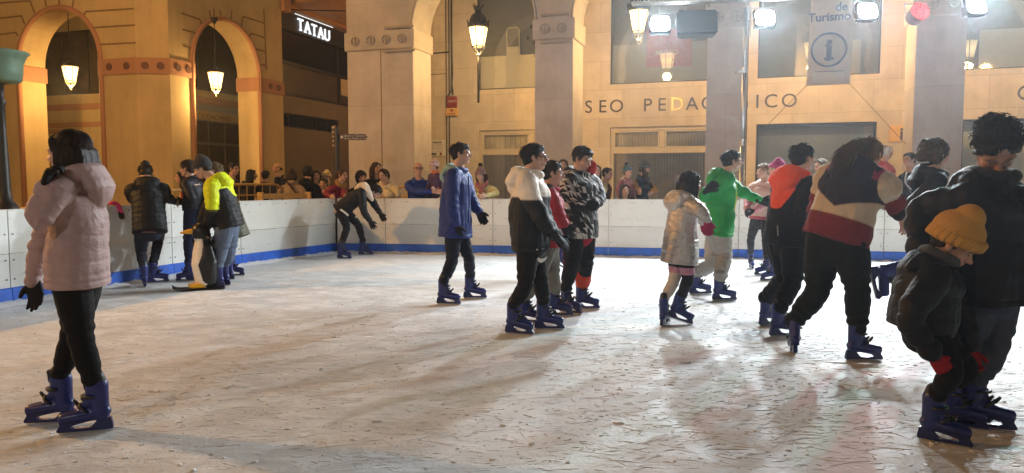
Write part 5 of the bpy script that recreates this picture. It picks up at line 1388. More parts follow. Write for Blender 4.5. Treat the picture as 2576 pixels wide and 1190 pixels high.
def penguin():
    o = gnd(516, 727); t = thing('penguin_skating_aid', 'black and white plastic penguin skating aid with yellow beak and feet', 'skating aid', o, R(206))
    s = .82/.80
    def L_(mb): mb.v = [(x*s, y*s, z*s) for x, y, z in mb.v]; return mb
    b = MB(); b.limb([(-.02, 0, .12), (-.01, 0, .30), (.0, 0, .45), (.01, 0, .56)], [(.15, .13), (.165, .15), (.13, .12), (.09, .085)], 20, side=(0, 1, 0)); b.limb([(.01, 0, .60), (.03, 0, .67)], [.095, .10], 16)
    me = remesh(L_(b), .008, 3); co = get_co(me); no = get_no(me); c = np.tile(np.array(BLK), (len(co), 1)); c[(no[:, 0] > .12)&(co[:, 2] < .60)&(abs(co[:, 1]) < .14)] = (.70, .66, .58)
    set_col(me, c); bd = link('body', me, M['leather'], t)
    b = MB(); b.limb([(.10, 0, .67), (.17, 0, .665), (.235, 0, .655)], [(.048, .034), (.04, .026), (.015, .012)], 12, side=(0, 1, 0)); me = remesh(L_(b), .005, 2); set_col(me, (.75, .38, .02)); link('beak', me, M['leather'], t)
    for sg in (1, -1):
        b = MB(); b.limb([(-.03, sg*.135, .50), (-.03, sg*.175, .36), (-.05, sg*.165, .22)], [(.05, .02), (.075, .02), (.03, .012)], 12, side=(1, 0, 0)); me = remesh(L_(b), .007, 2); set_col(me, BLK); link('wing', me, M['leather'], t)
        b = MB(); b.limb([(.0, sg*.07, .06), (.10, sg*.08, .05), (.16, sg*.085, .045)], [(.05, .035), (.06, .03), (.05, .018)], 12, side=(0, 1, 0)); me = remesh(L_(b), .006, 2); set_col(me, (.72, .40, .02)); link('foot', me, M['leather'], t)
        b = MB(); b.limb([(-.20, sg*.085, .015), (.12, sg*.085, .012), (.30, sg*.085, .016), (.34, sg*.085, .045)], [(.05, .012), (.055, .012), (.05, .010), (.03, .008)], 10, side=(0, 1, 0)); me = L_(b).mesh('ski', True); set_col(me, BLK); link('ski', me, M['leather'], t)
        e = MB().ball((.085*s, sg*.055*s, .70*s), .016, 8, 6); e.build('eye', M['eye_white'], t, smooth=True)
    b = MB(); b.tube([(-.08, -.22, .60), (-.04, -.2, .60), (-.02, 0, .62), (-.04, .2, .60), (-.08, .22, .60)], .014, 8); L_(b).build('handle', M['skate_black'], t, smooth=True)
penguin()
def jf_y(c, pid, t, x, y, co, al):
    yel = np.array((.62, .68, .005)); m = (pid == 3)|((pid > 0)&(pid < 3)&(t < .52))|((pid == 0)&(t > .80)); c[m] = yel; return c
person('skater in a yellow and black jacket and dark beanie bending over the penguin', 1.66, (572, 552), (540, 452), (508, 424), 184,
       [F(541, 726, 186), F(556, 719, 182)], wr=[(520, 572, -.10), (505, 562, .22)], el=[(534, 522, -.24), (520, 520, .2)], hyaw=184, hpitch=-24,
       jacket=BLK, jfun=jf_y, jm='nylon', puff=.075, bulk=1.32, hem=.06, hood=1.25, hoodc=(.62, .68, .005), trousers=(.10, .125, .18), fit=1.25, gloves=GB, kn=[(556, 630, -.08), (575, 640, .05)], hair='short', hat=dict(c=(.03, .03, .033)))
def flap():
    mb = MB(); Y = NOW['Y']; mb.limb([px((911, 461, -.10), Y), px((918, 470, -.13), Y), px((927, 486, -.14), Y), px((936, 503, -.12), Y)], [(.02, .03), (.055, .03), (.06, .03), (.03, .02)], 12, side=(1, .2, .5)); piece('hood', mb, (.72, .60, .48), folds=.008)
person('boy in black bending forward with arms hanging by the corner of the boards', 1.55, (862, 524), (925, 478), (946, 483), -8,
       [F(918, 642, 0), F(864, 651, -12)], kn=[(902, 566, .0), (873, 574, -.10)], wr=[(957, 538, .05), (931, 556, -.25)], el=[(938, 508, .12), (914, 532, -.25)], hyaw=-15, hpitch=-48,
       hands=[dict(curl=.25, spread=.3, d=Vec((.5, -.1, -.8))), dict(curl=.2, spread=.35, d=Vec((.45, -.1, -.85)))],
       jacket=(.005, .006, .011), jm='nylon', bulk=1.12, hem=.05, hood=1.15, hoodc=(.72, .60, .46), trousers=(.010, .011, .016), fit=1.0, gloves=GB, hair='short', hairc=(.015, .012, .010),
       extra=lambda: (flap(), decal('stripe', [(858, 528, -.22), (866, 533, -.21), (875, 541, -.19)], (.75, .75, .72), r=.018), decal('logo', [(894, 545, -.12), (897, 548, -.12), (902, 543, -.12)], (.75, .75, .72), r=.007)))
person('boy in a blue parka with pale green hood skating past the boards', 1.60, (1146, 566), (1152, 425), (1161, 387), -14,
       [F(1191, 751, -6), F(1125, 766, -12)], wr=[(1206, 534, .06), (1148, 566, -.2)], el=[(1184, 505, .16), (1136, 515, -.24)], hyaw=-12, hpitch=2, kn=[(1180, 648, .02), (1138, 655, -.1)],
       hands=[dict(curl=.4, d=Vec((.45, -.2, -.9))), dict(curl=.5)],
       jacket=(.014, .028, .15), jm='nylon', bulk=1.26, hem=.075, flare=1.08, hood=1.15, hoodc=(.24, .36, .33), folds=.008, trousers=(.013, .016, .026), fit=1.02, gloves=GB, hair='fringe', hairc=(.018, .012, .009), vox=.006,
       extra=lambda: (decal('zip', [(1178, 445, -.14), (1181, 500, -.17), (1178, 560, -.17)], (.01, .015, .06), r=.007)))
def jf_w(c, pid, t, x, y, co, al):
    z = co[:, 2]+.012*np.sin(al*9); mixc(c, np.where(pid == 3, 1, (z-zline(499, 5.9))/.014+.5), (.74, .66, .56)); return c
def swoosh():
    Y = NOW['Y']; mb = MB(); mb.limb([px((1355, 652, -.15), Y), px((1361, 657, -.155), Y), px((1370, 652, -.15), Y), px((1376, 646, -.14), Y)], [.012, .017, .010, .003], 8); me = mb.mesh('logo', True); set_col(me, (.8, .8, .8)); NOW['fin'](me, 'logo', M['cloth'])
    decal('label', [(1339, 628, -.19), (1352, 628, -.19)], (.7, .7, .7), r=.005)
person('boy with glasses in a white and black padded jacket', 1.58, (1334, 612), (1333, 437), (1346, 396), -14,
       [F(1377, 829, -5), F(1302, 841, -24)], wr=[(1404, 598, .05), (1398, 594, -.22)], el=[(1370, 560, .2), (1360, 552, -.27)], hyaw=-6, hpitch=2,
       hands=[dict(curl=.4), dict(curl=.35, d=Vec((.75, -.1, -.65)), n=Vec((0, .3, -.9)))], kn=[(1362, 715, .0), (1322, 718, -.12)],
       jacket=(.008, .008, .009), jfun=jf_w, jm='nylon', bulk=1.32, folds=.009, hem=.035, hood=1.4, hoodc=(.74, .66, .56), collar=1.6, trousers=(.011, .011, .013), fit=1.08, gloves=(.025, .025, .03), hair='fringe', hairc=(.014, .011, .010), glasses=True, vox=.006, extra=swoosh)
person('boy in a red jacket and grey trousers half hidden behind the boy with glasses', 1.50, (1378, 606), (1384, 472), (1391, 436), -5,
       [F(1404, 795, -4), F(1330, 812, -10)], kn=[(1392, 706, .05), (1344, 712, -.1)], wr=[(1424, 566, .0), (1420, 566, -.2)], el=[(1402, 530, .15), (1400, 528, -.22)], hyaw=-2, jacket=(.40, .025, .035), jm='nylon', bulk=1.15, hem=.03, hood=1.0, hoodc=(.012, .012, .014),
       trousers=(.19, .18, .15), fit=1.12, ankle=1.1, gloves=(.02, .018, .02), hair='fringe', hairc=(.022, .015, .010), vox=.006)
def geo_extra():
    Y = NOW['Y']; HC, h = NOW['HC'], NOW['h']; mb = MB(); c = NOW['N']+NOW['cl']*.06+NOW['up']*.055+NOW['cfw']*.05
    mb.limb([c+NOW['cl']*.03-NOW['up']*.05, c+NOW['cl']*.045+NOW['up']*.01, c+NOW['cl']*.02+NOW['up']*.06-NOW['cfw']*.03], [(.035, .06), (.04, .075), (.015, .035)], 12, side=NOW['cl']); piece('hood_lining', mb, (.42, .03, .03))
    mb = MB(); P = NOW['P']; mb.limb([P-Vec((0, 0, .07)), P-Vec((0, 0, .02))], [(.175, .135), (.17, .135)], 18, side=NOW['cl']); piece('red_hem', mb, (.35, .02, .03))
    for dx in (-4, 0, 4):
        mb = MB(); mb.limb([px((1424+dx, 610, -.11), Y), px((1421+dx, 640, -.13), Y), px((1425+dx, 700, -.10), Y)], [.007]*3, 6); me = mb.mesh('stripe', True); set_col(me, (.40, .03, .03)); NOW['fin'](me, 'side_stripe', M['cloth'])
    mb = MB(); a = NOW['ank'][1]; kk = NOW['knee'][1]; mb.limb([a.lerp(kk, .16), a.lerp(kk, .36)], [.078, .085], 14); piece('rolled_cuff', mb, (.50, .06, .03), folds=.01)
person('boy in a black and white geometric print jacket looking down', 1.60, (1458, 578), (1460, 434), (1466, 399), -40,
       [F(1472, 777, -12), F(1432, 788, -40)], wr=[(1488, 517, -.20), (1474, 520, -.28)], el=[(1510, 500, .02), (1424, 512, -.12)], hyaw=-44, hpitch=-22, kn=[(1476, 655, -.05), (1438, 668, -.14)],
       hands=[dict(curl=1.0, d=Vec((-.7, -.5, .2)), n=Vec((-.3, .8, -.2))), dict(curl=1.0, d=Vec((.7, -.3, .1)), n=Vec((.2, .8, -.2)))],
       jm='geo_print', bulk=1.38, hem=.045, hood=1.2, puff=.12, trousers=(.016, .016, .02), fit=1.2, gloves=GB, hair='short', hairc=(.018, .012, .010), vox=.006, extra=geo_extra)
person('child in dark clothes behind the geometric jacket boy with one skate lifted', 1.35, (1440, 572), (1446, 490), (1450, 462), 10,
       [F(1404, 668, 25, Y=9.6, p=-30), F(1452, 700, 5)], jacket=(.02, .03, .08), trousers=(.015, .02, .04), hair='short')
def gold_t(c, pid, t, co):
    c[:] = (.012, .011, .013); z = co[:, 2]
    top = zline(668, 6.5); bot = zline(684, 6.5)
    for q in (1, 2): c[(pid == q)&(z < top)&(z > bot)] = (.50, .24, .30)
    c[(pid == 1)&(z <= bot)] = (.50, .44, .36); return c
person('girl in a shiny gold hooded coat with one pale and one black stocking', 1.36, (1712, 616), (1722, 495), (1738, 462), 14,
       [F(1672, 818, 62), F(1704, 806, -12, z=.03, p=-16)], kn=[(1697, 704, .0), (1732, 700, -.16)], wr=[(1768, 560, .25), (1780, 556, -.22)], el=[(1760, 530, .2), (1764, 530, -.26)], hyaw=24,
       hands=[dict(curl=.3), dict(curl=.45, d=Vec((.15, -.1, -1)))], jacket=(.47, .435, .40), jm='metallic_cloth', puff=.075, bulk=1.2, hem=.115, flare=1.22, hood=1.45, hoodc=(.55, .52, .48), folds=.006,
       trousers=BLK, tfun=gold_t, fit=1.0, gloves=(.30, .015, .07), hair='long', hairL=.35, hairc=(.022, .014, .010), vox=.006,
       extra=lambda: [decal('print', [(1736+i*4, 700-i*7, -.20), (1742+i*4, 698-i*7, -.19)], (.7, .7, .7), r=.006) for i in range(0)])
person('boy in a bright green jacket and pale grey trousers reaching out his arm', 1.62, (1808, 580), (1822, 436), (1843, 406), -4,
       [F(1758, 740, 5), F(1818, 756, -4)], kn=[(1790, 668, .08), (1822, 642, -.12)], wr=[(1914, 505, .06), (1780, 478, -.28)], el=[(1862, 480, .14), (1772, 500, -.1)], hyaw=-2, hpitch=0, shrug=.01,
       hands=[dict(curl=.4, d=Vec((1, .1, -.2))), dict(curl=.9, d=Vec((.55, -.2, .5)))], jacket=(.008, .26, .045), jm='nylon', bulk=1.22, hem=.03, hood=1.15, folds=.010,
       trousers=(.34, .32, .29), fit=1.34, ankle=1.15, gloves=GB, hair='fringe', hairc=(.016, .011, .009), vox=.006, extra=lambda: decal('zip', [(1852, 466, -.11), (1853, 500, -.13), (1846, 530, -.14)], (.45, .62, .08), r=.008))
def jf_p(c, pid, t, x, y, co, al): c[((pid == 1)|(pid == 2))&(t > .5)] = (.50, .20, .22); c[(pid == 0)&(t < .08)] = (.35, .06, .08); return c
person('fair haired child in a pale pink coat with black gloves turned away to the left', 1.38, (1916, 546), (1924, 460), (1920, 431), -125,
       [F(1922, 692, 184), F(1889, 676, -96)], wr=[(1896, 530, -.18), (1878, 530, -.15)], el=[(1924, 510, -.1), (1884, 496, .05)], hyaw=188, hpitch=-4, jacket=(.58, .40, .34), jfun=jf_p, jm='nylon', puff=.07, bulk=1.3, hem=.02, hood=1.2,
       trousers=(.022, .022, .026), gloves=GB, hair='short', hairc=(.20, .13, .065))
person('child in a magenta beanie hidden behind the boy with the orange hood', 1.32, (1966, 548), (1958, 452), (1953, 426), 175,
       [F(1938, 706, 180), F(1975, 700, 175)], jacket=(.06, .03, .06), trousers=BLK, hair='bob', hat=dict(c=(.36, .02, .13)))
person('fair haired child glimpsed between the orange hooded boy and the ponytail skater', 1.36, (2052, 548), (2056, 446), (2064, 418), 200,
       [F(2029, 678, 190), F(2056, 680, 180)], jacket=(.02, .022, .03), trousers=BLK, hair='bob', hairL=.4, hairc=(.18, .12, .06), hat=None)
person('boy in a black jacket with an orange hood seen from behind', 1.62, (1982, 590), (2004, 440), (2021, 397), 22,
       [F(1933, 818, 30), F(1968, 846, 8)], kn=[(1976, 700, .0), (1994, 712, -.12)], wr=[(2028, 548, .12), (2012, 552, -.16)], el=[(2040, 500, .15), (2022, 512, -.26)], hyaw=20, hpitch=2,
       jacket=(.008, .008, .011), bulk=1.34, hem=.055, hood=1.5, hoodc=(.72, .085, .03), trousers=(.007, .007, .009), fit=1.26, ankle=1.15, gloves=GB, hair='short', hairc=(.014, .011, .010), vox=.006,
       extra=lambda: decal('zip', [(1956, 568, -.28), (1957, 592, -.29)], (.25, .25, .26), r=.006))
def jf_m(c, pid, t, x, y, co, al):
    mar = (.17, .028, .035); navy = (.030, .028, .045); c[:] = (.52, .42, .30); to = pid == 0; e = lambda v: v/.022+.5
    mixc(c, np.where(to, e(.31-t), 0), mar)
    for q in (1, 2): mixc(c, np.where(pid == q, e(t-.44), 0), mar); mixc(c, np.where(pid == q, e(t-.93), 0), (.01, .01, .01))
    mixc(c, np.where(to&(y < .02), e(t-.42-1.6*np.abs(x+.01)), 0), navy); mixc(c, np.where(to, e(t-.92), 0), (.32, .05, .10)); c[pid == 3] = navy; return c
person('woman with a long ponytail in a cream maroon and navy jacket pushing off', 1.64, (2104, 592), (2166, 426), (2186, 390), 40,
       [F(1997, 893, 75, p=-14), F(2166, 908, 2)], kn=[(2058, 738, .05), (2158, 722, -.12)], wr=[(2050, 556, .16), (2266, 536, -.10)], el=[(2072, 500, .20), (2220, 486, -.10)], hyaw=42, hpitch=-6,
       hands=[dict(curl=.5), dict(curl=.4, d=Vec((.3, -.1, -.9)))], jfun=jf_m, jacket=(.5, .4, .3), sleeve=1.22, bulk=1.5, hem=.02, hood=1.5, hoodc=(.03, .028, .045), folds=.010, trousers=(.008, .010, .010), fit=1.36, thigh=1.05,
       hair='pony', tail=[(0, -.46, .20), (.05, -.78, .22), (.12, -1.15, .0), (.15, -1.55, -.32), (.18, -1.9, -.62)], hairc=(.13, .085, .042), vox=.006)
person('skater in a navy patterned jacket with a pink glove partly hidden behind the ponytail woman', 1.34, (2202, 552), (2200, 470), (2204, 442), 20,
       [F(2190, 652, 30), F(2214, 648, 10)], wr=[(2190, 540, .1), (2222, 548, -.15)], jacket=(.03, .035, .08), trousers=(.02, .014, .014), gloves=(.60, .06, .16), hair='bob', hairc=(.03, .02, .015))
person('dark clothed curly haired skater with one leg kicked back behind the woman and child', 1.52, (2336, 600), (2350, 434), (2354, 392), -20,
       [F(2372, 878, -20), F(2191, 708, 0, Y=5.45, p=-74)], kn=[(2345, 740, .0), (2300, 690, -.02)], Y=5.6, wr=[(2380, 560, .1), (2300, 560, .1)], hyaw=10, jacket=(.004, .005, .009), jm='nylon', bulk=1.08, hem=.03, hood=1.1, trousers=BLK,
       hair='curly', hairL=.35, hairc=(.05, .035, .02), extra=lambda: [decal('reflective_strip', q, (.5, .55, .6), 'metallic_cloth', .006) for q in ([(2280, 436, -.16), (2276, 460, -.17), (2292, 476, -.18)], [(2308, 410, -.15), (2335, 408, -.16)])])
person('woman with curly bun in a dark coat stooping over the child in the yellow beanie', 1.66, (2492, 716), (2494, 460), (2506, 372, -.04), -62,
       [F(2470, 1078, -24), F(2414, 1052, -50)], wr=[(2462, 585, -.10), (2310, 640, -.05)], el=[(2590, 620, -.05), (2318, 520, .08)], kn=[(2494, 890, -.05), (2424, 890, .0)], hyaw=-104, hpitch=-56, hroll=6, hs=1.14,
       jacket=(.007, .008, .012), jm='nylon', bulk=1.45, hem=.05, flare=1.05, hood=1.5, folds=.012, trousers=(.055, .065, .088), fit=1.08, gloves=(.06, .012, .018), hair='bun', hairbig=1.07, fly=260, tail=(-.10, -.42, .24), hairc=(.012, .010, .010), skin=(.36, .21, .15), vox=.006,
       extra=lambda: (scarf((.008, .009, .012), .9, False, 'collar')(),))
person('child in a yellow beanie and dark padded jacket bending forward with red gloves', 1.30, (2320, 800), (2352, 664), (2402, 616), -24,
       [F(2410, 1075, -30), F(2366, 1116, -38)], wr=[(2440, 880, .05), (2352, 898, -.22)], el=[(2420, 780, .1), (2278, 800, -.22)], kn=[(2440, 930, .0), (2402, 930, -.22)], hyaw=-40, hpitch=-36,
       hands=[dict(curl=.7), dict(curl=.7, d=Vec((.55, -.1, -.75)))], jacket=(.007, .007, .009), jm='nylon', puff=.08, bulk=1.58, hem=.04, hood=1.3, trousers=(.007, .007, .009), fit=1.08, gloves=(.28, .012, .015), hair='short', hat=dict(c=(.52, .28, .05), deep=1, big=1.24), hs=1.08, vox=.006,
       extra=scarf((.05, .05, .052), 1.25, False))

# ---- spectators ----------------------------------------------------
BLINE = CORNER+nb*(-.10)
def onb(u, dz=.035, back=.04):
    d = ray(u, 500); n = nb; k = (CORNER-nb*back-Vec((0, 0, EYE))).dot(n)/d.dot(n); p = Vec((0, 0, EYE))+d*k; return Vec((p.x, p.y, BH+dz))
def spec(label, hd, Y, yaw, lean=.08, S=None, wr=None, el=None, carried=False, **kw):
    HC = at(hd[0], hd[1], Y); fw = Vec((math.cos(R(yaw)), math.sin(R(yaw)), 0)); lf = Vec((-fw.y, fw.x, 0))
    if S is None: S = (HC.z+.10-GZ)*(1+.25*lean)
    k = S/1.65; N = HC-Vec((0, 0, .175*k+.02))-fw*(.045+lean*.15); tl = .325*S
    P = N-fw*lean-Vec((0, 0, math.sqrt(tl*tl-lean*lean)))
    if carried: ft = [dict(P=P+fw*.10+lf*s*.07-Vec((0, 0, .40*S)), yaw=yaw) for s in (1, -1)]
    else: ft = [dict(P=Vec((P.x, P.y, GZ))+lf*(s*.10)-fw*.03, yaw=yaw+s*8) for s in (1, -1)]
    kw.setdefault('vox', .0105); kw['bulk'] = 1+(kw.get('bulk', 1.15)-1)*.35-.03; kw.setdefault('sleeve', .92)
    return person(label, S, P, N, HC, yaw, ft, wr=wr, el=el, Y=Y, floor=GZ, shoes='shoe', **kw)
DK = (.016, .014, .014)
spec('child in a red jacket at the barrier behind the boy beside the penguin', (455, 446), 12.6, -150, S=1.3, jacket=(.22, .02, .02), hair='bob', hairc=DK)
spec('man in a brown coat in front of the shop entrance right of the yellow jacket', (588, 425), 14.0, -15, jacket=(.06, .045, .035), hair='short', hairc=DK)
spec('long haired woman in black at the left end of the barrier crowd', (634, 440), 15.4, 25, jacket=DK, hair='long', hairc=DK, hood=1.1)
spec('short dark haired person seen from behind against the terracotta arch edge', (668, 442), 15.7, 95, jacket=(.02, .018, .02), hair='short', hairc=DK)
spec('balding man in a black coat looking up in front of the amber pier', (697, 423), 16.0, -140, S=1.72, hyaw=-130, hpitch=16, jacket=DK, hair='bald', hairc=(.05, .03, .02), skin=(.46, .27, .17))
spec('woman in a beige coat with a dark bag strap seen from behind', (735, 439), 14.7, 95, S=1.62, jacket=(.30, .22, .14), hair='bob', hairL=.3, hairc=(.03, .016, .010), collar=1.8,
     extra=lambda: decal('bag_strap', [(722, 458, -.16), (733, 470, -.18), (746, 488, -.17)], (.03, .012, .01), r=.016))
spec('tall person in a black hooded coat seen from behind in the side street crowd', (776, 434), 15.2, 80, jacket=DK, hair='curly', hairL=.4, hairc=DK, bulk=1.4, hood=1.3)
spec('dark haired woman with a pale bag right of the black hooded coat', (796, 443), 15.4, -70, jacket=(.03, .026, .028), hair='bob', hairc=DK, extra=scarf((.30, .20, .14), .7))
spec('child in a cream beanie at the back of the side street crowd', (821, 446), 15.6, -95, jacket=(.03, .03, .04), hat=dict(c=(.62, .46, .22)), hair='short')
spec('small dark haired child in front of the child with the cream beanie', (814, 462), 15.0, -110, jacket=(.05, .03, .03), hair='short', hairc=DK)
spec('shouting girl in a crimson jacket and mustard scarf leaning over the board corner', (862, 441), 13.85, -32, lean=.22, S=1.56, wr=[onb(868), Vec((CORNER.x-.08, CORNER.y+.02, BH+.03))], el=[None, at(818, 486, 13.8)],
     jacket=(.22, .018, .045), jm='nylon', bulk=1.3, mouth=True, hair='pony', tail=[(0, -.40, .25), (0, -.62, .2), (0, -.72, -.1), (0, -.66, -.5)], hairc=(.06, .032, .018), extra=scarf((.32, .19, .035), 1.1), vox=.009)
spec('curly dark haired person in black between the crimson and cream jackets', (910, 446), 14.1, -50, S=1.55, jacket=DK, hair='curly', hairL=.75, hairc=(.012, .010, .009), vox=.009)
spec('woman with long straight brown hair standing behind the cream jacket girl', (947, 423), 14.6, -40, jacket=(.018, .016, .018), hair='long', hairL=.8, hairc=(.035, .018, .012), vox=.009)
spec('girl in a cream padded jacket with her hand at her cheek leaning on the boards', (963, 440), 13.65, -105, lean=.25, S=1.58, hpitch=-16, wr=[at(1000, 497, 13.35), at(968, 492, 13.3)], el=[at(1000, 486, 13.5), at(988, 494, 13.3)],
     jacket=(.66, .56, .36), jm='nylon', puff=.08, bulk=1.3, hood=1.3, hair='pony', tail=[(0, -.42, .25), (.1, -.66, .15), (.2, -.70, -.25), (.2, -.6, -.6)], hairc=(.03, .018, .012), vox=.009)
spec('balding man with glasses in a bright blue jacket holding a toddler', (1053, 424), 13.55, -78, lean=.10, S=1.74, wr=[at(1094, 478, 13.15), at(1092, 482, 13.1)], el=[at(1100, 488, 13.5), at(1038, 482, 13.4)],
     jacket=(.014, .04, .26), jm='nylon', bulk=1.45, hair='bald', hairc=(.06, .05, .04), skin=(.52, .30, .22), glasses=True, vox=.009)
spec('toddler in a purple coat and pale pink hat held by the man in blue', (1091, 418), 13.25, -120, lean=.02, S=.98, carried=True, hyaw=-150, jacket=(.075, .035, .095), jm='nylon', puff=.06, bulk=1.45, hat=dict(c=(.56, .38, .36)), hair='short', trousers=(.03, .02, .05), extra=scarf((.60, .13, .04), 1.0, False), vox=.009)
spec('laughing woman in a pom pom hat and pale yellow jacket leaning on the boards', (1209, 440), 13.25, -112, lean=.22, S=1.62, hpitch=-14, wr=[onb(1222, .05), onb(1204, .05)], el=[at(1252, 488, 13.2), at(1186, 490, 13.2)],
     jacket=(.62, .57, .27), jm='nylon', bulk=1.28, hat=dict(c=(.22, .13, .115), pom=(.035, .016, .016)), hair='bob', hairL=.5, hairc=(.03, .015, .012), extra=scarf((.36, .13, .13), 1.15), vox=.009)
spec('brown haired spectator just behind the geometric jacket boy', (1417, 416), 13.9, -95, jacket=(.03, .025, .025), hair='bob', hairc=(.05, .025, .016))
spec('woman with long dark hair in a beige coat behind the boards', (1500, 430), 13.15, -82, lean=.1, S=1.58, jacket=(.40, .33, .20), hair='long', hairL=.9, hairc=(.022, .014, .011), wr=[onb(1512, .06), None], vox=.009)
spec('person in a burgundy coat looking right beside the beige coat woman', (1529, 437), 13.3, -35, S=1.56, jacket=(.075, .016, .026), hair='short', hairc=(.022, .014, .012), vox=.009)
spec('toddler in a teal pom pom hat and pink coat on the bearded man\'s arm', (1580, 432), 12.95, -62, lean=.02, S=.98, carried=True, hpitch=10, jacket=(.34, .14, .15), jm='nylon', puff=.05, bulk=1.4, hoodc=(.6, .5, .38), hood=1.3, collar=2.2, hat=dict(c=(.06, .12, .14), pom=(.015, .02, .03)), hair='short', trousers=(.05, .03, .05), vox=.009)
spec('small dark haired girl peeping over the boards below the toddler', (1573, 479), 12.75, -88, lean=.02, jacket=(.16, .09, .13), hair='long', hairL=.5, hairc=(.022, .014, .012), vox=.009)
spec('bearded man in a striped beanie dark vest and mustard sleeves', (1622, 426), 13.2, -55, S=1.70, wr=[at(1640, 486, 12.95), at(1606, 482, 12.85)], el=[at(1648, 480, 13.2), at(1604, 478, 13.1)], jacket=(.018, .02, .03), bulk=1.35,
     jfun=lambda c, pid, t, x, y, co, al: (c.__setitem__((pid == 1)|(pid == 2), (.32, .15, .03)), c)[1], beard=(.03, .02, .015), hat=dict(c=(.05, .06, .07), band=(.10, .10, .10)), hair='short', hairc=DK, extra=scarf((.02, .024, .035), 1.2, False), vox=.009)
spec('white haired man in a red padded jacket looking right by the last pillar', (2231, 383), 12.7, 12, S=1.74, jacket=(.42, .035, .04), jm='nylon', puff=.075, bulk=1.25, hair='short', hairc=(.55, .50, .44), vox=.009)
spec('person in dark clothes standing right of the red padded jacket', (2287, 402), 12.6, -160, jacket=(.014, .014, .017), hair='short', hairc=(.012, .010, .010), vox=.009)
# a pink mitten left on the top of the left boards
g = gnd(292, 717); g = Vec((g.x, g.y, BH)); t = thing('mitten', 'small bright pink and black mitten on the left boards behind the girl in pink', 'mitten', g)
b = MB(); b.limb([(0, -.05, .03), (.01, 0, .035), (.05, .03, .0), (.07, .05, -.09)], [(.035, .02), (.045, .022), (.045, .022), (.035, .02)], 12); b.limb([(.04, .0, .02), (.085, -.01, .0)], [.018, .014], 8)
me = remesh(b, .006, 2); set_col(me, (.62, .03, .14)); link('palm', me, M['knit'], t); b = MB(); b.limb([(.068, .05, -.09), (.075, .055, -.14)], [.03, .034], 10); me = remesh(b, .006, 2); set_col(me, BLK); link('cuff', me, M['knit'], t)
for o in list(SKATE.children): bpy.data.objects.remove(o)
bpy.data.objects.remove(SKATE)
# ================================================================== light
w = bpy.data.worlds.new('World'); scene.world = w; w.use_nodes = True
nt = w.node_tree; bg = nt.nodes['Background']
sky = nt.nodes.new('ShaderNodeTexSky'); sky.sky_type = 'NISHITA'; sky.sun_disc = False; sky.sun_elevation = R(-6); sky.sun_rotation = R(200)
mx = nt.nodes.new('ShaderNodeMix'); mx.data_type = 'RGBA'; mx.blend_type = 'ADD'; mx.inputs[0].default_value = 1
nt.links.new(sky.outputs[0], mx.inputs[6]); mx.inputs[7].default_value = (.62, .60, .58, 1)
nt.links.new(mx.outputs[2], bg.inputs[0]); bg.inputs[1].default_value = .045
for (t, l), e in zip(LANT, (300, 360, 330, 300, 310, 310)): l.energy = e
def spot(name, p, aim, e, c, size=1.2, rad=.12, blend=.6):
    l = bpy.data.lights.new(name, 'SPOT'); l.energy = e; l.color = c; l.spot_size = size; l.spot_blend = blend; l.shadow_soft_size = rad
    o = bpy.data.objects.new(name, l); col.objects.link(o); o.location = p
    o.rotation_euler = (Vec(aim)-Vec(p)).to_track_quat('-Z', 'Y').to_euler(); return o
aims = [(-1.5, 6, 0), (1.0, 7, 0), (2.5, 7, 0), (3.5, 6.5, 0), (4.5, 6, 0)]
for i, (p, t) in enumerate(FLP):
    spot('flood_or_added_beam', p+Vec((0, -.12, -.03)), aims[i], 1650, (.80, .92, 1), R(120), .10, .8)
spot('stage_light_beam', at(2310, 33, 12.15)+Vec((0, -.1, -.03)), (2.4, 5.0, 0), 700, (1, .06, .07), R(56), .08, .7)
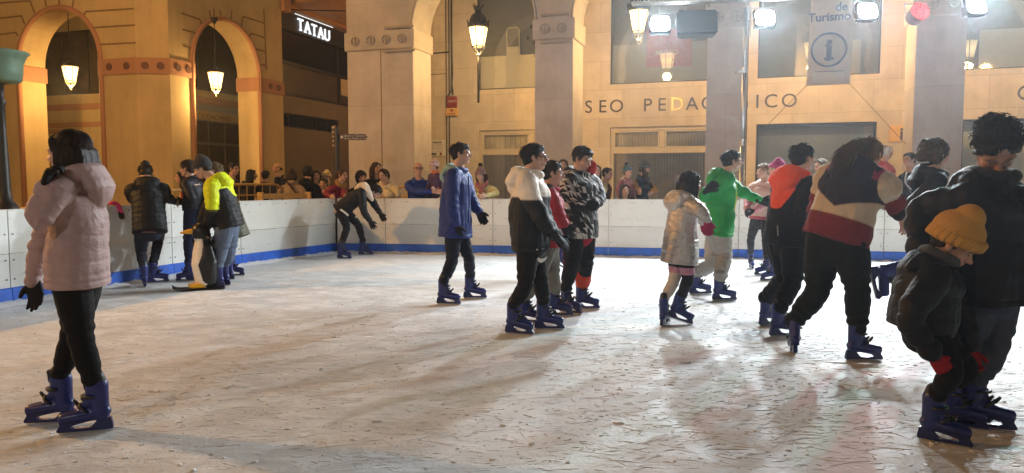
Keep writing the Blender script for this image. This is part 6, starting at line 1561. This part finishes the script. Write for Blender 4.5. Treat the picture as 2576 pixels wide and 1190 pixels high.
spot('stage_light_beam', (6.8, 11.4, 4.5), (2.9, 5.2, 0), 380, (.15, 1, .65), R(50), .08, .7)
# the near-side rig behind the camera, spots added for the facade, street lamps of the square
for p, a, e in (((-4.0, -3.5, 4.6), (-2.5, 10, 2.0), 540), ((2.0, -4.2, 4.6), (1.5, 12, 3.0), 200), ((7.5, -2.5, 4.6), (6.0, 12, 3.0), 200)):
    spot('flood_or_added_beam', p, a, e, (.97, .98, 1), R(80), .15, .9)
for p, a, en, c in (((-5, -6, 5.2), (-5.0, 15, 3.4), 300, (1, .80, .58)), ((-1, -6, 5.2), (.5, 14.5, 3.4), 430, (1, .86, .70)), ((3, -6, 5.2), (5.2, 13, 3.4), 620, (1, .92, .88)), ((8, -6, 5.2), (9.0, 12, 3.4), 620, (1, .92, .90))):  # narrow spots added to brighten the facade while sparing the skaters
    spot('flood_or_added_beam', p, a, en, c, R(38), .15, .6)
def pt(name, p, e, c, r=.2):
    l = bpy.data.lights.new(name, 'POINT'); l.energy = e; l.color = c; l.shadow_soft_size = r
    o = bpy.data.objects.new(name, l); col.objects.link(o); o.location = p
SOD = (1, .50, .15)
pt('street_or_added_bulb', (-11.5, 7.0, 5.5), 3200, SOD)
pt('street_or_added_bulb', (-8.5, 14.5, 7.5), 600, SOD)
pt('street_or_added_bulb', (-9, -4, 6.0), 700, SOD)
pt('street_or_added_bulb', (9, -5, 6.5), 300, SOD)
q = LO+U*4.2+V*9.5; pt('street_or_added_bulb', (q.x, q.y, 5.6), 420, SOD)  # unseen bulb added to brighten the canopy underside and shop wall
vs = scene.view_settings; vs.view_transform = 'Standard'; vs.look = 'None'; vs.exposure = -.18; vs.gamma = 1; vs.use_curve_mapping = False
t = NT('glow_haze'); v = t.n('VolumePrincipled'); v.inputs['Color'].default_value = (.85, .93, 1, 1); v.inputs['Density'].default_value = .0018; v.inputs['Anisotropy'].default_value = .78  # thin volume added so the floodlights glow as with lens bloom
t.l(v.outputs[0], t.out.inputs['Volume'])
tag(MB().box(-30, 30, -8, 45, -1.1, 11).build('glow_haze', t.m), kind='stuff')
